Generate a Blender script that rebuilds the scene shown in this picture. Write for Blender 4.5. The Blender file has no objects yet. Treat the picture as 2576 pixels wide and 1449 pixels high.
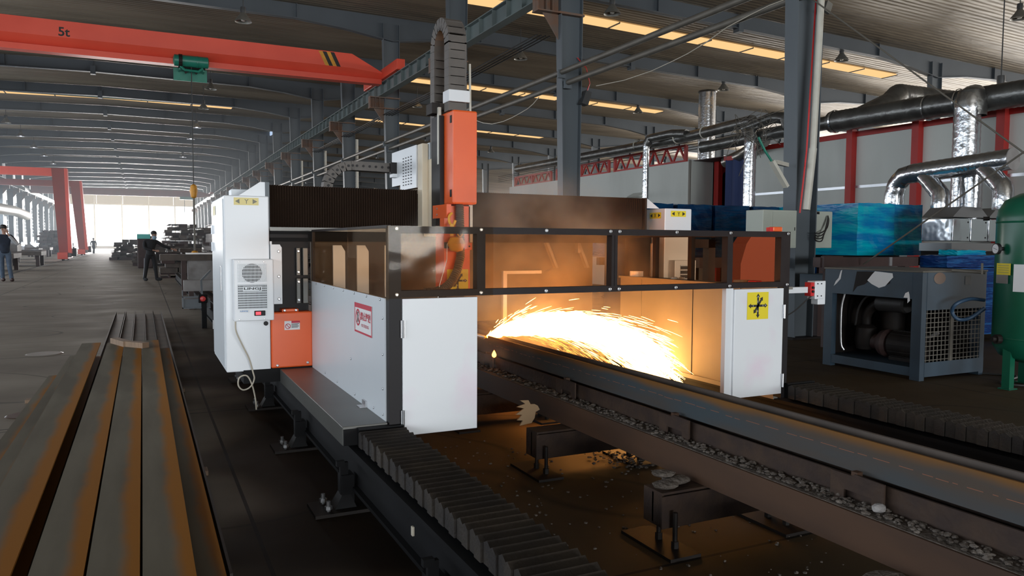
import bpy, bmesh, math, random
from mathutils import Vector, Matrix
random.seed(7)
sc = bpy.context.scene
PI = math.pi

# ------------------------------------------------------------------ camera
FPX, YAW, PITCH, ROLL, EYE = 1913.54, 0.45202109, 0.0596495, 0.00535267, 1.5
_ca, _sa, _cb, _sb = math.cos(YAW), math.sin(YAW), math.cos(PITCH), math.sin(PITCH)
_F = Vector((_sa*_cb, _ca*_cb, -_sb)); _R0 = Vector((_ca, -_sa, 0)); _U0 = _R0.cross(_F)
_R = _R0*math.cos(ROLL) + _U0*math.sin(ROLL); _U = _U0*math.cos(ROLL) - _R0*math.sin(ROLL)
_C = Vector((0, 0, EYE))
cam_d = bpy.data.cameras.new('camera'); cam = bpy.data.objects.new('camera', cam_d)
sc.collection.objects.link(cam); sc.camera = cam
cam_d.sensor_width = 36; cam_d.lens = FPX/2576*36; cam_d.clip_start = .05; cam_d.clip_end = 600
cam_d.shift_y = 0
cam.matrix_world = Matrix(((_R.x, _U.x, -_F.x, 0), (_R.y, _U.y, -_F.y, 0), (_R.z, _U.z, -_F.z, EYE), (0, 0, 0, 1)))

def at(px, py, ax, val):
    """point of the place seen at a photo pixel, on the plane x/y/z = val"""
    d = _F + _R*((px-1288)/FPX) - _U*((py-724.5)/FPX)
    i = 'xyz'.index(ax)
    return _C + d*((val-_C[i])/d[i])

# ------------------------------------------------------------------ view, world, daylight
sc.view_settings.view_transform = 'Standard'; sc.view_settings.look = 'None'
sc.view_settings.gamma = 1; sc.view_settings.exposure = 0.0; sc.view_settings.use_curve_mapping = False
w = bpy.data.worlds.new('World'); sc.world = w; w.use_nodes = True
w.node_tree.nodes['Background'].inputs[0].default_value = (.93, .97, 1, 1)
w.node_tree.nodes['Background'].inputs[1].default_value = 2.2
cy = sc.cycles
cy.max_bounces = 7; cy.diffuse_bounces = 3; cy.glossy_bounces = 3; cy.transparent_max_bounces = 14
cy.volume_bounces = 0; cy.sample_clamp_indirect = 6; cy.sample_clamp_direct = 0
cy.caustics_reflective = False; cy.caustics_refractive = False

def area(name, loc, target, sx, sy, power, col=(1, 1, 1), spread=180):
    l = bpy.data.lights.new(name, 'AREA'); l.shape = 'RECTANGLE'; l.size = sx; l.size_y = sy
    l.energy = power; l.color = col; l.spread = math.radians(spread)
    o = bpy.data.objects.new(name, l); sc.collection.objects.link(o); o.location = loc
    o.rotation_euler = (Vector(target)-Vector(loc)).to_track_quat('-Z', 'Y').to_euler()
    return o
area('daylight_rear_doorway', (3, -34, 1.95), (3, 10, 1.6), 26, 3.6, 9000, (.93, .97, 1))
area('daylight_far_doorway', (-1, 153, 4.0), (-1, 0, 3.2), 19, 6.6, 55000, (1, 1, 1))
area('daylight_left_windows', (-13.6, 45, 4), (0, 45, 2.5), 110, 3.6, 4300, (.78, .88, 1))
area('daylight_right_wall', (56, 30, 4.5), (0, 30, 5.5), 90, 4.5, 15000, (1, .97, .93))

# ------------------------------------------------------------------ materials
def mat(name, col, rough=.55, metal=0., col2=None, scale=3., amt=.5, bump=0., bscale=40., stretch=(1, 1, 1),
        emit=None, estr=0., spec=.5, alpha=None, detail=6., lo=.4, hi=.65):
    m = bpy.data.materials.new(name); m.use_nodes = True; nt = m.node_tree; N = nt.nodes; L = nt.links
    b = N['Principled BSDF']; c4 = (*col, 1)
    b.inputs['Base Color'].default_value = c4; b.inputs['Roughness'].default_value = rough
    b.inputs['Metallic'].default_value = metal; b.inputs['Specular IOR Level'].default_value = spec
    tc = N.new('ShaderNodeTexCoord'); mp = N.new('ShaderNodeMapping'); mp.inputs['Scale'].default_value = stretch
    L.new(tc.outputs['Object'], mp.inputs['Vector'])
    if col2 is not None:
        n = N.new('ShaderNodeTexNoise'); n.inputs['Scale'].default_value = scale; n.inputs['Detail'].default_value = detail
        L.new(mp.outputs[0], n.inputs['Vector'])
        r = N.new('ShaderNodeMapRange'); r.inputs[1].default_value = lo; r.inputs[2].default_value = hi; r.inputs[4].default_value = amt
        L.new(n.outputs['Fac'], r.inputs[0])
        x = N.new('ShaderNodeMix'); x.data_type = 'RGBA'; x.inputs[6].default_value = c4; x.inputs[7].default_value = (*col2, 1)
        L.new(r.outputs[0], x.inputs[0]); L.new(x.outputs[2], b.inputs['Base Color'])
    if bump:
        n2 = N.new('ShaderNodeTexNoise'); n2.inputs['Scale'].default_value = bscale; L.new(mp.outputs[0], n2.inputs['Vector'])
        bp = N.new('ShaderNodeBump'); bp.inputs['Strength'].default_value = bump; bp.inputs['Distance'].default_value = .02
        L.new(n2.outputs['Fac'], bp.inputs['Height']); L.new(bp.outputs[0], b.inputs['Normal'])
    if emit is not None:
        b.inputs['Emission Color'].default_value = (*emit, 1); b.inputs['Emission Strength'].default_value = estr
    return m

M = {}
M['white'] = mat('white_sheet_steel', (.80, .82, .84), .35, col2=(.70, .72, .74), scale=1.5, amt=.35)
M['whitegrey'] = mat('light_grey_sheet_steel', (.66, .70, .73), .35, col2=(.58, .62, .66), scale=1.2, amt=.4)
M['cream'] = mat('cream_painted_steel', (.72, .62, .47), .5, col2=(.6, .5, .36), scale=3, amt=.4)
M['orange'] = mat('orange_powder_coat', (.87, .13, .025), .38, col2=(.78, .10, .02), scale=2, amt=.4)
M['cranered'] = mat('orange_red_crane_paint', (.93, .11, .06), .42, col2=(.80, .08, .045), scale=.7, amt=.5)
M['red'] = mat('red_painted_steel', (.42, .022, .018), .5, col2=(.3, .02, .015), scale=2, amt=.5)
M['gantryred'] = mat('faded_red_gantry_paint', (.33, .05, .035), .6, col2=(.24, .06, .045), scale=1, amt=.6)
M['black'] = mat('black_painted_steel', (.014, .012, .013), .5, spec=.25)
M['frame'] = mat('dark_brown_frame', (.016, .010, .010), .5, col2=(.024, .018, .017), scale=8, amt=.5, spec=.25)
M['bellow'] = mat('brown_black_bellows_fabric', (.05, .030, .020), .8, col2=(.036, .021, .014), scale=6, amt=.5, spec=.15)
M['chainp'] = mat('black_plastic_energy_chain', (.10, .088, .078), .6, col2=(.14, .12, .105), scale=9, amt=.5)
M['pleat'] = mat('dusty_steel_pleats', (.022, .018, .016), .6, .2, col2=(.055, .042, .03), scale=5, amt=.6, bump=.15, bscale=60)
M['rail'] = mat('dark_grey_painted_rail', (.007, .007, .008), .6, 0, spec=.15, col2=(.004, .004, .004), scale=3, amt=.6)
M['cover'] = mat('brushed_grey_cover', (.13, .13, .12), .38, .4, col2=(.09, .085, .08), scale=3, amt=.5)
M['column'] = mat('grey_column_paint', (.115, .135, .15), .5, col2=(.09, .105, .12), scale=.8, amt=.6, stretch=(1, 1, .3))
M['rafter'] = mat('dark_grey_rafter_paint', (.085, .10, .115), .55, col2=(.065, .075, .085), scale=.5, amt=.6)
M['crail'] = mat('grey_green_crane_rail_paint', (.17, .21, .205), .5, col2=(.12, .14, .14), scale=.6, amt=.6)
M['rustpaint'] = mat('rusty_corbel_paint', (.17, .125, .10), .7, col2=(.22, .10, .05), scale=3, amt=.8)
M['stud'] = mat('zinc_bolt', (.55, .56, .58), .3, .9)
M['steel'] = mat('bare_steel', (.45, .45, .45), .35, .9)
M['silver'] = mat('spiral_galvanised_duct', (.62, .64, .66), .22, .95, col2=(.5, .5, .52), scale=7, amt=.6, bump=.5, bscale=9)
M['duct'] = mat('dusty_foil_duct', (.20, .20, .19), .33, .8, col2=(.11, .105, .10), scale=4, amt=.7, bump=.4, bscale=10)
M['booth'] = mat('off_white_sandwich_panel', (.62, .64, .60), .55, col2=(.50, .52, .48), scale=.9, amt=.6, stretch=(1, 1, .4))
M['film_b'] = mat('bright_blue_stretch_film', (.0, .40, .52), .22, col2=(.0, .15, .42), scale=1.8, amt=.9, stretch=(.6, .6, 3.5), bump=.5, bscale=7, lo=.42, hi=.58)
M['film_d'] = mat('dark_blue_stretch_film', (.002, .045, .12), .2, col2=(.0, .010, .045), scale=2.2, amt=.9, stretch=(.7, .7, 3), bump=.6, bscale=9, lo=.42, hi=.58)
M['film_w'] = mat('wrinkled_blue_film', (.004, .035, .16), .2, col2=(.02, .12, .34), scale=5, amt=.9, stretch=(.6, .6, 7), bump=1., bscale=14, lo=.5, hi=.62)
M['green'] = mat('dark_green_gloss_paint', (.008, .12, .065), .28, col2=(.006, .085, .045), scale=2, amt=.5)
M['hoist'] = mat('green_hoist_paint', (.02, .22, .15), .4, col2=(.015, .15, .10), scale=5, amt=.5)
M['slate'] = mat('slate_blue_compressor_paint', (.035, .062, .09), .5, col2=(.022, .034, .048), scale=2.5, amt=.7)
M['darkiron'] = mat('oily_dark_iron', (.014, .011, .010), .6, .1, spec=.25, col2=(.028, .021, .017), scale=7, amt=.6)
M['rack'] = mat('rust_brown_rack', (.06, .032, .028), .6, col2=(.035, .02, .018), scale=4, amt=.6)
M['boxcream'] = mat('ivory_switch_box', (.50, .53, .46), .5, col2=(.44, .46, .40), scale=2, amt=.4)
M['pvc'] = mat('off_white_pvc_pipe', (.62, .60, .52), .4, col2=(.5, .46, .38), scale=4, amt=.5)
M['yellow'] = mat('yellow_label', (.85, .68, .02), .5)
M['paleyellow'] = mat('sun_bleached_yellow_label', (.80, .68, .28), .5)
M['ink'] = mat('black_ink', (.02, .02, .018), .6)
M['inkgrey'] = mat('faded_grey_ink', (.25, .24, .18), .6)
M['inkred'] = mat('red_ink', (.55, .03, .06), .6)
M['blueink'] = mat('blue_ink', (.1, .3, .6), .6)
M['paper'] = mat('white_paper', (.8, .8, .8), .6)
M['grille'] = mat('ac_grille_dark', (.05, .05, .055), .6)
M['led'] = mat('red_led', (.2, .0, .0), .4, emit=(1, .03, .05), estr=2.2)
M['wood'] = mat('raw_timber', (.30, .20, .13), .7, col2=(.20, .13, .085), scale=5, amt=.7, stretch=(1, 8, 1))
M['hook'] = mat('yellow_hook_paint', (.80, .36, .03), .45, col2=(.5, .2, .03), scale=6, amt=.5)
M['rope'] = mat('dark_wire_rope', (.04, .04, .04), .5, .5)
M['rod'] = mat('grey_brown_rod', (.16, .145, .12), .55, .3, col2=(.10, .09, .075), scale=3, amt=.5)
M['lampshade'] = mat('dusty_aluminium_lamp', (.30, .29, .26), .45, .6, col2=(.2, .19, .16), scale=5, amt=.5)
M['lampblk'] = mat('lamp_ballast', (.05, .05, .05), .5)
M['bulb'] = mat('unlit_bulb', (.75, .73, .66), .25)
M['bulblit'] = mat('lit_bulb', (.9, .9, 1), .3, emit=(.66, .74, 1), estr=30)
M['foil'] = mat('bluish_steel_pile', (.13, .125, .12), .5, .3, col2=(.08, .06, .05), scale=2, amt=.7)
M['pile'] = mat('rusty_steel_stock', (.11, .085, .07), .6, .2, col2=(.06, .05, .045), scale=3, amt=.8)
M['concrete'] = mat('pale_concrete_block', (.33, .31, .30), .8, col2=(.18, .16, .15), scale=3, amt=.7)
M['slag'] = mat('grey_slag', (.085, .068, .055), .8, col2=(.2, .17, .145), scale=20, amt=.7, bump=.6, bscale=60)
M['brownsteel'] = mat('brown_rusted_beam', (.085, .042, .022), .6, .15, col2=(.05, .026, .016), scale=5, amt=.7, stretch=(1, .3, 1))
M['stand'] = mat('rust_coated_stand', (.045, .03, .025), .7, col2=(.075, .046, .03), scale=9, amt=.7, bump=.2, spec=.25)
M['skin'] = mat('skin', (.42, .24, .17), .55)
M['hair'] = mat('black_hair', (.015, .013, .012), .6)
M['navy'] = mat('dark_navy_cloth', (.025, .035, .055), .85, col2=(.018, .022, .035), scale=10, amt=.6)
M['jeans'] = mat('faded_blue_denim', (.11, .15, .21), .85, col2=(.07, .10, .15), scale=8, amt=.6)
M['blackcloth'] = mat('black_cloth', (.018, .018, .02), .85)
M['whitecloth'] = mat('white_cloth', (.6, .62, .65), .85)
M['bluecloth'] = mat('light_blue_cloth', (.25, .36, .46), .85)
M['curtain'] = mat('dark_blue_curtain', (.02, .035, .11), .8)
M['redplastic'] = mat('red_plastic', (.65, .03, .03), .35)
M['rubber'] = mat('black_rubber_hose', (.03, .028, .027), .55)
M['corrhose'] = mat('sooty_corrugated_hose', (.10, .075, .06), .5, col2=(.16, .12, .09), scale=10, amt=.5)
M['cable'] = mat('beige_cable', (.5, .45, .36), .5)
M['bluehose'] = mat('blue_hose', (.03, .07, .13), .45)
M['brownpanel'] = mat('dull_grey_guard_panel', (.25, .225, .19), .55, col2=(.18, .16, .13), scale=1.5, amt=.6)
M['opaquebrown'] = mat('brown_wood_rail', (.25, .12, .06), .6)

# gradient-rust mill steel: the right edge of every beam is rusted orange (mask along local x), mill scale elsewhere
def mill(name, base, base2, rust, x0, x1, axis='X'):
    m = mat(name, base, .8, 0, col2=base2, scale=2.5, amt=.8, stretch=(2, .35, 2), spec=.12); nt = m.node_tree; N = nt.nodes; L = nt.links
    b = N['Principled BSDF']; src = b.inputs['Base Color'].links[0].from_socket
    tc = N.new('ShaderNodeTexCoord'); s = N.new('ShaderNodeSeparateXYZ'); L.new(tc.outputs['Object'], s.inputs[0])
    n = N.new('ShaderNodeTexNoise'); n.inputs['Scale'].default_value = 2.2; n.inputs['Detail'].default_value = 8; L.new(tc.outputs['Object'], n.inputs['Vector'])
    a = N.new('ShaderNodeMath'); a.operation = 'MULTIPLY_ADD'; a.inputs[1].default_value = (x1-x0)*1.4; L.new(n.outputs['Fac'], a.inputs[0]); L.new(s.outputs[axis], a.inputs[2])
    r = N.new('ShaderNodeMapRange'); r.interpolation_type = 'SMOOTHSTEP'; r.inputs[1].default_value = x0+(x1-x0)*.7; r.inputs[2].default_value = x1+(x1-x0)*.7
    L.new(a.outputs[0], r.inputs[0])
    x = N.new('ShaderNodeMix'); x.data_type = 'RGBA'; x.inputs[7].default_value = (*rust, 1)
    L.new(src, x.inputs[6]); L.new(r.outputs[0], x.inputs[0]); L.new(x.outputs[2], b.inputs['Base Color'])
    return m
M['millbeam'] = mill('mill_scale_rust_edge', (.20, .175, .13), (.13, .11, .08), (.36, .14, .018), .0, .06)
M['workface'] = mill('blue_mill_scale', (.065, .08, .09), (.10, .07, .05), (.20, .095, .03), .10, .15, 'Z')

# roof sheeting: ribs along x, foil glints
def roofmat():
    m = mat('ribbed_foil_roof', (.38, .32, .24), .52, .5, col2=(.14, .115, .085), scale=.35, amt=.8, stretch=(.35, 1.6, 1), lo=.38, hi=.66)
    nt = m.node_tree; N = nt.nodes; L = nt.links; b = N['Principled BSDF']
    tc = N.new('ShaderNodeTexCoord'); wv = N.new('ShaderNodeTexWave'); wv.bands_direction = 'Y'; wv.inputs['Scale'].default_value = 1.25
    wv.inputs['Distortion'].default_value = .4; L.new(tc.outputs['Object'], wv.inputs['Vector'])
    n = N.new('ShaderNodeTexNoise'); n.inputs['Scale'].default_value = 1.2; n.inputs['Detail'].default_value = 5
    mp = N.new('ShaderNodeMapping'); mp.inputs['Scale'].default_value = (.35, 2.2, 1); L.new(tc.outputs['Object'], mp.inputs[0]); L.new(mp.outputs[0], n.inputs['Vector'])
    ad = N.new('ShaderNodeMath'); ad.operation = 'MULTIPLY_ADD'; ad.inputs[1].default_value = 4.5; L.new(n.outputs['Fac'], ad.inputs[0]); L.new(wv.outputs['Fac'], ad.inputs[2])
    bp = N.new('ShaderNodeBump'); bp.inputs['Strength'].default_value = .5; bp.inputs['Distance'].default_value = .05
    L.new(ad.outputs[0], bp.inputs['Height']); L.new(bp.outputs[0], b.inputs['Normal'])
    return m
M['roof'] = roofmat()

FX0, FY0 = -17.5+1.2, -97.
def floormat():
    m = mat('stained_concrete_floor', (.30, .255, .20), .5, col2=(.16, .13, .10), scale=.55, amt=.9, lo=.35, hi=.68, detail=10)
    nt = m.node_tree; N = nt.nodes; L = nt.links; b = N['Principled BSDF']; src = b.inputs['Base Color'].links[0].from_socket
    tc = N.new('ShaderNodeTexCoord')
    br = N.new('ShaderNodeTexBrick'); br.offset = 0; br.inputs['Scale'].default_value = 1; br.inputs['Brick Width'].default_value = 4; br.inputs['Row Height'].default_value = 4.3
    br.inputs['Mortar Size'].default_value = .012; br.inputs['Mortar Smooth'].default_value = .3
    mpj = N.new('ShaderNodeMapping'); mpj.inputs['Location'].default_value = (1.0, -.4, 0); L.new(tc.outputs['Object'], mpj.inputs[0]); L.new(mpj.outputs[0], br.inputs['Vector'])
    x = N.new('ShaderNodeMix'); x.data_type = 'RGBA'; x.inputs[7].default_value = (.028, .022, .018, 1)
    L.new(src, x.inputs[6]); L.new(br.outputs['Fac'], x.inputs[0])
    # tyre scuffs, long curved dark lines
    n9 = N.new('ShaderNodeTexNoise'); n9.inputs['Scale'].default_value = .16; n9.inputs['Detail'].default_value = 1.5; L.new(tc.outputs['Object'], n9.inputs['Vector'])
    f1 = N.new('ShaderNodeMath'); f1.operation = 'MULTIPLY'; f1.inputs[1].default_value = 14; L.new(n9.outputs['Fac'], f1.inputs[0])
    f2 = N.new('ShaderNodeMath'); f2.operation = 'PINGPONG'; f2.inputs[1].default_value = .5; L.new(f1.outputs[0], f2.inputs[0])
    rr = N.new('ShaderNodeMapRange'); rr.inputs[1].default_value = .47; rr.inputs[2].default_value = .5; rr.inputs[4].default_value = .6; L.new(f2.outputs[0], rr.inputs[0])
    x2 = N.new('ShaderNodeMix'); x2.data_type = 'RGBA'; x2.inputs[7].default_value = (.04, .034, .028, 1)
    L.new(x.outputs[2], x2.inputs[6]); L.new(rr.outputs[0], x2.inputs[0])
    # darker concrete around the machines, paler in the aisle
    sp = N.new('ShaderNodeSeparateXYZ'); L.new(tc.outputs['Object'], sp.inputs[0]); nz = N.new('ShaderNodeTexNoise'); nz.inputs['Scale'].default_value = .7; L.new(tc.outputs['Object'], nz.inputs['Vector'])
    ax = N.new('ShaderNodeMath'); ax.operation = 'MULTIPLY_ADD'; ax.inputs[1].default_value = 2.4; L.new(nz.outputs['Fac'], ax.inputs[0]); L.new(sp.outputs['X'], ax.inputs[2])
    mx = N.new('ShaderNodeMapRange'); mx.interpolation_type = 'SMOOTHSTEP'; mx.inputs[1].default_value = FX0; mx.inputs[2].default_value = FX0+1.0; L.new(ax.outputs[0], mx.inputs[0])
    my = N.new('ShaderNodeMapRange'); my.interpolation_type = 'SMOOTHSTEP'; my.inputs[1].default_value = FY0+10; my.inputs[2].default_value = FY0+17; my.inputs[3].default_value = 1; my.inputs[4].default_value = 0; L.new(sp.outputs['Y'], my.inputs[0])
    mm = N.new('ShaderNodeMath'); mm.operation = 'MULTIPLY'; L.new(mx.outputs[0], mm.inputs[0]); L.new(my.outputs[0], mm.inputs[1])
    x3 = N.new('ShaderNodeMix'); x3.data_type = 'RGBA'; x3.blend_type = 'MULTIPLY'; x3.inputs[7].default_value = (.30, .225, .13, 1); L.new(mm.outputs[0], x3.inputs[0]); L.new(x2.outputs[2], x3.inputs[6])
    # near-black strip between the beam pile and the machine rail
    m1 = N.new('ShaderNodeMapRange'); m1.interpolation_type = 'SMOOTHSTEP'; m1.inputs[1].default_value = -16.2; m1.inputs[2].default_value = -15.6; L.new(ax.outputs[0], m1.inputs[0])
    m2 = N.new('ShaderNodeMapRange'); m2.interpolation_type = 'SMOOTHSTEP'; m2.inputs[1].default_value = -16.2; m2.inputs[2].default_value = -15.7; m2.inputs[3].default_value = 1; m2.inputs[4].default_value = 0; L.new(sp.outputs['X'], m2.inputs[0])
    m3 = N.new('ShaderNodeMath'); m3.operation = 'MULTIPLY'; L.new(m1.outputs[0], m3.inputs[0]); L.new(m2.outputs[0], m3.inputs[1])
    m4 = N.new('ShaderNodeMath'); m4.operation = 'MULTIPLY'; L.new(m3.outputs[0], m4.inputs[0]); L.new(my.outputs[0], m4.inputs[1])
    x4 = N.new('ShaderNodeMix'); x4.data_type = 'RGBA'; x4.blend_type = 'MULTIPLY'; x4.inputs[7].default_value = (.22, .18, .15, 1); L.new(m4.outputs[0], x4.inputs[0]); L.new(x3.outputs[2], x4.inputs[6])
    L.new(x4.outputs[2], b.inputs['Base Color'])
    n = N.new('ShaderNodeTexNoise'); n.inputs['Scale'].default_value = 1.3; n.inputs['Detail'].default_value = 8; L.new(tc.outputs['Object'], n.inputs['Vector'])
    b.inputs['Specular IOR Level'].default_value = .3
    r2 = N.new('ShaderNodeMapRange'); r2.inputs[3].default_value = .5; r2.inputs[4].default_value = .95; L.new(n.outputs['Fac'], r2.inputs[0]); L.new(r2.outputs[0], b.inputs['Roughness'])
    bp = N.new('ShaderNodeBump'); bp.inputs['Strength'].default_value = .25; bp.inputs['Distance'].default_value = .02; L.new(n.outputs['Fac'], bp.inputs['Height']); L.new(bp.outputs[0], b.inputs['Normal'])
    return m
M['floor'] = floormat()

def glass(name, tint, gloss=.12, rough=.06):
    m = bpy.data.materials.new(name); m.use_nodes = True; nt = m.node_tree; N = nt.nodes; L = nt.links
    for n in list(N):
        if n.type != 'OUTPUT_MATERIAL': N.remove(n)
    out = [n for n in N if n.type == 'OUTPUT_MATERIAL'][0]
    t = N.new('ShaderNodeBsdfTransparent'); t.inputs[0].default_value = (*tint, 1)
    g = N.new('ShaderNodeBsdfGlossy'); g.inputs['Roughness'].default_value = rough; g.inputs[0].default_value = (1, .97, .93, 1)
    tc = N.new('ShaderNodeTexCoord'); n = N.new('ShaderNodeTexNoise'); n.inputs['Scale'].default_value = 2.2; L.new(tc.outputs['Object'], n.inputs['Vector'])
    bp = N.new('ShaderNodeBump'); bp.inputs['Strength'].default_value = .35; bp.inputs['Distance'].default_value = .03; L.new(n.outputs['Fac'], bp.inputs['Height']); L.new(bp.outputs[0], g.inputs['Normal'])
    fr = N.new('ShaderNodeLayerWeight'); fr.inputs[0].default_value = .25
    mr = N.new('ShaderNodeMapRange'); mr.inputs[3].default_value = gloss*.5; mr.inputs[4].default_value = min(.8, gloss*4); L.new(fr.outputs['Fresnel'], mr.inputs[0])
    x = N.new('ShaderNodeMixShader'); L.new(mr.outputs[0], x.inputs[0]); L.new(t.outputs[0], x.inputs[1]); L.new(g.outputs[0], x.inputs[2])
    L.new(x.outputs[0], out.inputs[0]); return m
M['amberglass'] = glass('amber_polycarbonate', (.97, .87, .77), .008)
M['clearglass'] = glass('clear_polycarbonate', (.96, .92, .87), .007)
M['winglass'] = glass('window_glass', (.9, .96, 1), .1)

def glow(name, col, strength):
    m = bpy.data.materials.new(name); m.use_nodes = True; nt = m.node_tree
    nt.nodes.remove(nt.nodes['Principled BSDF']); e = nt.nodes.new('ShaderNodeEmission')
    e.inputs[0].default_value = (*col, 1); e.inputs[1].default_value = strength
    nt.links.new(e.outputs[0], nt.nodes['Material Output'].inputs[0]); return m
M['core'] = glow('white_hot_spray', (1, .36, .065), 25)
M['streak'] = glow('hot_spark', (1, .52, .16), 11)
M['ember'] = glow('orange_spark', (1, .34, .06), 3.2)
M['arc'] = glow('welding_arc', (.55, .75, 1), 14)
M['skylight'] = glow('sunlit_fibreglass', (1, .62, .27), 1.05)
M['panelglow'] = glow('sunlit_cream_panel', (1, .86, .66), .62)
M['whiteglow'] = glow('daylit_window_band', (1, .97, .95), 1.3)
M['blueglow'] = glow('daylit_blue_glass', (.55, .72, 1), .9)

# ------------------------------------------------------------------ builders
OFF = {}
class MB:
    def __init__(s): s.v = []; s.f = []
    def add(s, vs, fs):
        o = len(s.v); s.v += [tuple(v) for v in vs]; s.f += [tuple(i+o for i in f) for f in fs]; return s
    def box(s, x0, x1, y0, y1, z0, z1):
        return s.hexa([(x0, y0, z0), (x1, y0, z0), (x1, y1, z0), (x0, y1, z0), (x0, y0, z1), (x1, y0, z1), (x1, y1, z1), (x0, y1, z1)])
    def hexa(s, p):
        return s.add(p, [(0, 3, 2, 1), (4, 5, 6, 7), (0, 1, 5, 4), (1, 2, 6, 5), (2, 3, 7, 6), (3, 0, 4, 7)])
    def bbox(s, x0, x1, y0, y1, z0, z1, b=.01):
        # bevelled box
        bm = bmesh.new(); bmesh.ops.create_cube(bm, size=1)
        bmesh.ops.scale(bm, vec=(x1-x0, y1-y0, z1-z0), verts=bm.verts); bmesh.ops.translate(bm, vec=((x0+x1)/2, (y0+y1)/2, (z0+z1)/2), verts=bm.verts)
        bmesh.ops.bevel(bm, geom=bm.edges, offset=b, segments=2, affect='EDGES', profile=.5)
        return s.frombm(bm)
    def frombm(s, bm):
        bm.verts.index_update(); s.add([v.co[:] for v in bm.verts], [[v.index for v in f.verts] for f in bm.faces]); bm.free(); return s
    def bar(s, a, b, w, h=None, up=(0, 0, 1)):
        a = Vector(a); b = Vector(b); h = h or w; d = (b-a).normalized(); u = Vector(up)
        if abs(d.dot(u)) > .98: u = Vector((0, 1, 0))
        r = d.cross(u).normalized()*w/2; u = r.cross(d).normalized()*h/2
        return s.hexa([a-r-u, a+r-u, b+r-u, b-r-u, a-r+u, a+r+u, b+r+u, b-r+u])
    def tube(s, path, r, n=10, cap=True, ribs=0):
        P = [Vector(p) for p in path]; m = len(P); rr = r if isinstance(r, (list, tuple)) else [r]*m
        vs = []; fs = []; prev = None
        for i, p in enumerate(P):
            d = (P[min(i+1, m-1)]-P[max(i-1, 0)]).normalized()
            if prev is None:
                u = d.orthogonal().normalized()
            else:
                u = (prev - d*prev.dot(d)).normalized()
            prev = u; v = d.cross(u)
            for k in range(n):
                t = 2*PI*k/n; vs.append(p+(u*math.cos(t)+v*math.sin(t))*rr[i])
        for i in range(m-1):
            for k in range(n):
                fs.append((i*n+k, i*n+(k+1) % n, (i+1)*n+(k+1) % n, (i+1)*n+k))
        if cap: fs.append(tuple(range(n-1, -1, -1))); fs.append(tuple((m-1)*n+k for k in range(n)))
        return s.add(vs, fs)
    def soft(s, path, r, n=8, k=5):
        P = [Vector(p) for p in path]; P = [P[0]*2-P[1]]+P+[P[-1]*2-P[-2]]; out = []
        for i in range(1, len(P)-2):
            a, b, c, d = P[i-1:i+3]
            for j in range(k):
                t = j/k; out.append(((b*2)+(c-a)*t+(a*2-b*5+c*4-d)*t*t+(b*3-a-c*3+d)*t*t*t)*.5)
        out.append(P[-2]); return s.tube(out, r, n)
    def cyl(s, a, b, r, n=16): return s.tube([a, b], r, n)
    def prism(s, poly, axis, a, b):
        # poly in the two other axes (x: (y,z), y: (x,z), z: (x,y))
        f = {'x': lambda q, t: (t, q[0], q[1]), 'y': lambda q, t: (q[0], t, q[1]), 'z': lambda q, t: (q[0], q[1], t)}[axis]
        n = len(poly)
        return s.add([f(q, a) for q in poly]+[f(q, b) for q in poly], [tuple(range(n))[::-1], tuple(range(n, 2*n))]+[(i, (i+1) % n, n+(i+1) % n, n+i) for i in range(n)])
    def lathe(s, prof, c, n=24, axis='z'):
        vs = []; m = len(prof)
        for r, h in prof:
            for k in range(n):
                t = 2*PI*k/n; x, y = r*math.cos(t), r*math.sin(t)
                vs.append({'z': (c[0]+x, c[1]+y, c[2]+h), 'y': (c[0]+x, c[1]+h, c[2]+y), 'x': (c[0]+h, c[1]+x, c[2]+y)}[axis])
        return s.add(vs, [(i*n+k, i*n+(k+1) % n, (i+1)*n+(k+1) % n, (i+1)*n+k) for i in range(m-1) for k in range(n)])
    def hbeam(s, p0, p1, bf, h, tf=.014, tw=.01, lie=False):
        """H section along y from p0 to p1 (x, z of the centre); lie: flanges vertical"""
        (x0, y0, z0), (x1, y1, z1) = p0, p1
        if not lie: rects = [(-bf/2, bf/2, h/2-tf, h/2), (-bf/2, bf/2, -h/2, -h/2+tf), (-tw/2, tw/2, -h/2+tf, h/2-tf)]
        else: rects = [(-h/2, -h/2+tf, -bf/2, bf/2), (h/2-tf, h/2, -bf/2, bf/2), (-h/2+tf, h/2-tf, -tw/2, tw/2)]
        for a, b, c, d in rects:
            s.hexa([(x0+a, y0, z0+c), (x0+b, y0, z0+c), (x1+b, y1, z1+c), (x1+a, y1, z1+c), (x0+a, y0, z0+d), (x0+b, y0, z0+d), (x1+b, y1, z1+d), (x1+a, y1, z1+d)])
        return s
    def build(s, name, m, parent=None, smooth=False, label=None):
        me = bpy.data.meshes.new(name)
        if parent is not None: off = OFF[parent.name]
        else:
            xs = [v[0] for v in s.v]; ys = [v[1] for v in s.v]; zs = [v[2] for v in s.v]
            off = Vector(((min(xs)+max(xs))/2, (min(ys)+max(ys))/2, min(zs)))
        me.from_pydata([(v[0]-off.x, v[1]-off.y, v[2]-off.z) for v in s.v], [], s.f); me.validate(); me.update()
        bm = bmesh.new(); bm.from_mesh(me); bmesh.ops.recalc_face_normals(bm, faces=bm.faces); bm.to_mesh(me); bm.free()
        me.materials.append(m if not isinstance(m, str) else M[m])
        if smooth:
            for p in me.polygons: p.use_smooth = True
            try: me.set_sharp_from_angle(angle=math.radians(40))
            except Exception: pass
        o = bpy.data.objects.new(name, me); sc.collection.objects.link(o); OFF[o.name] = off
        if parent is not None: o.parent = parent
        else: o.location = off
        if label: o['label'] = label
        return o

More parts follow.
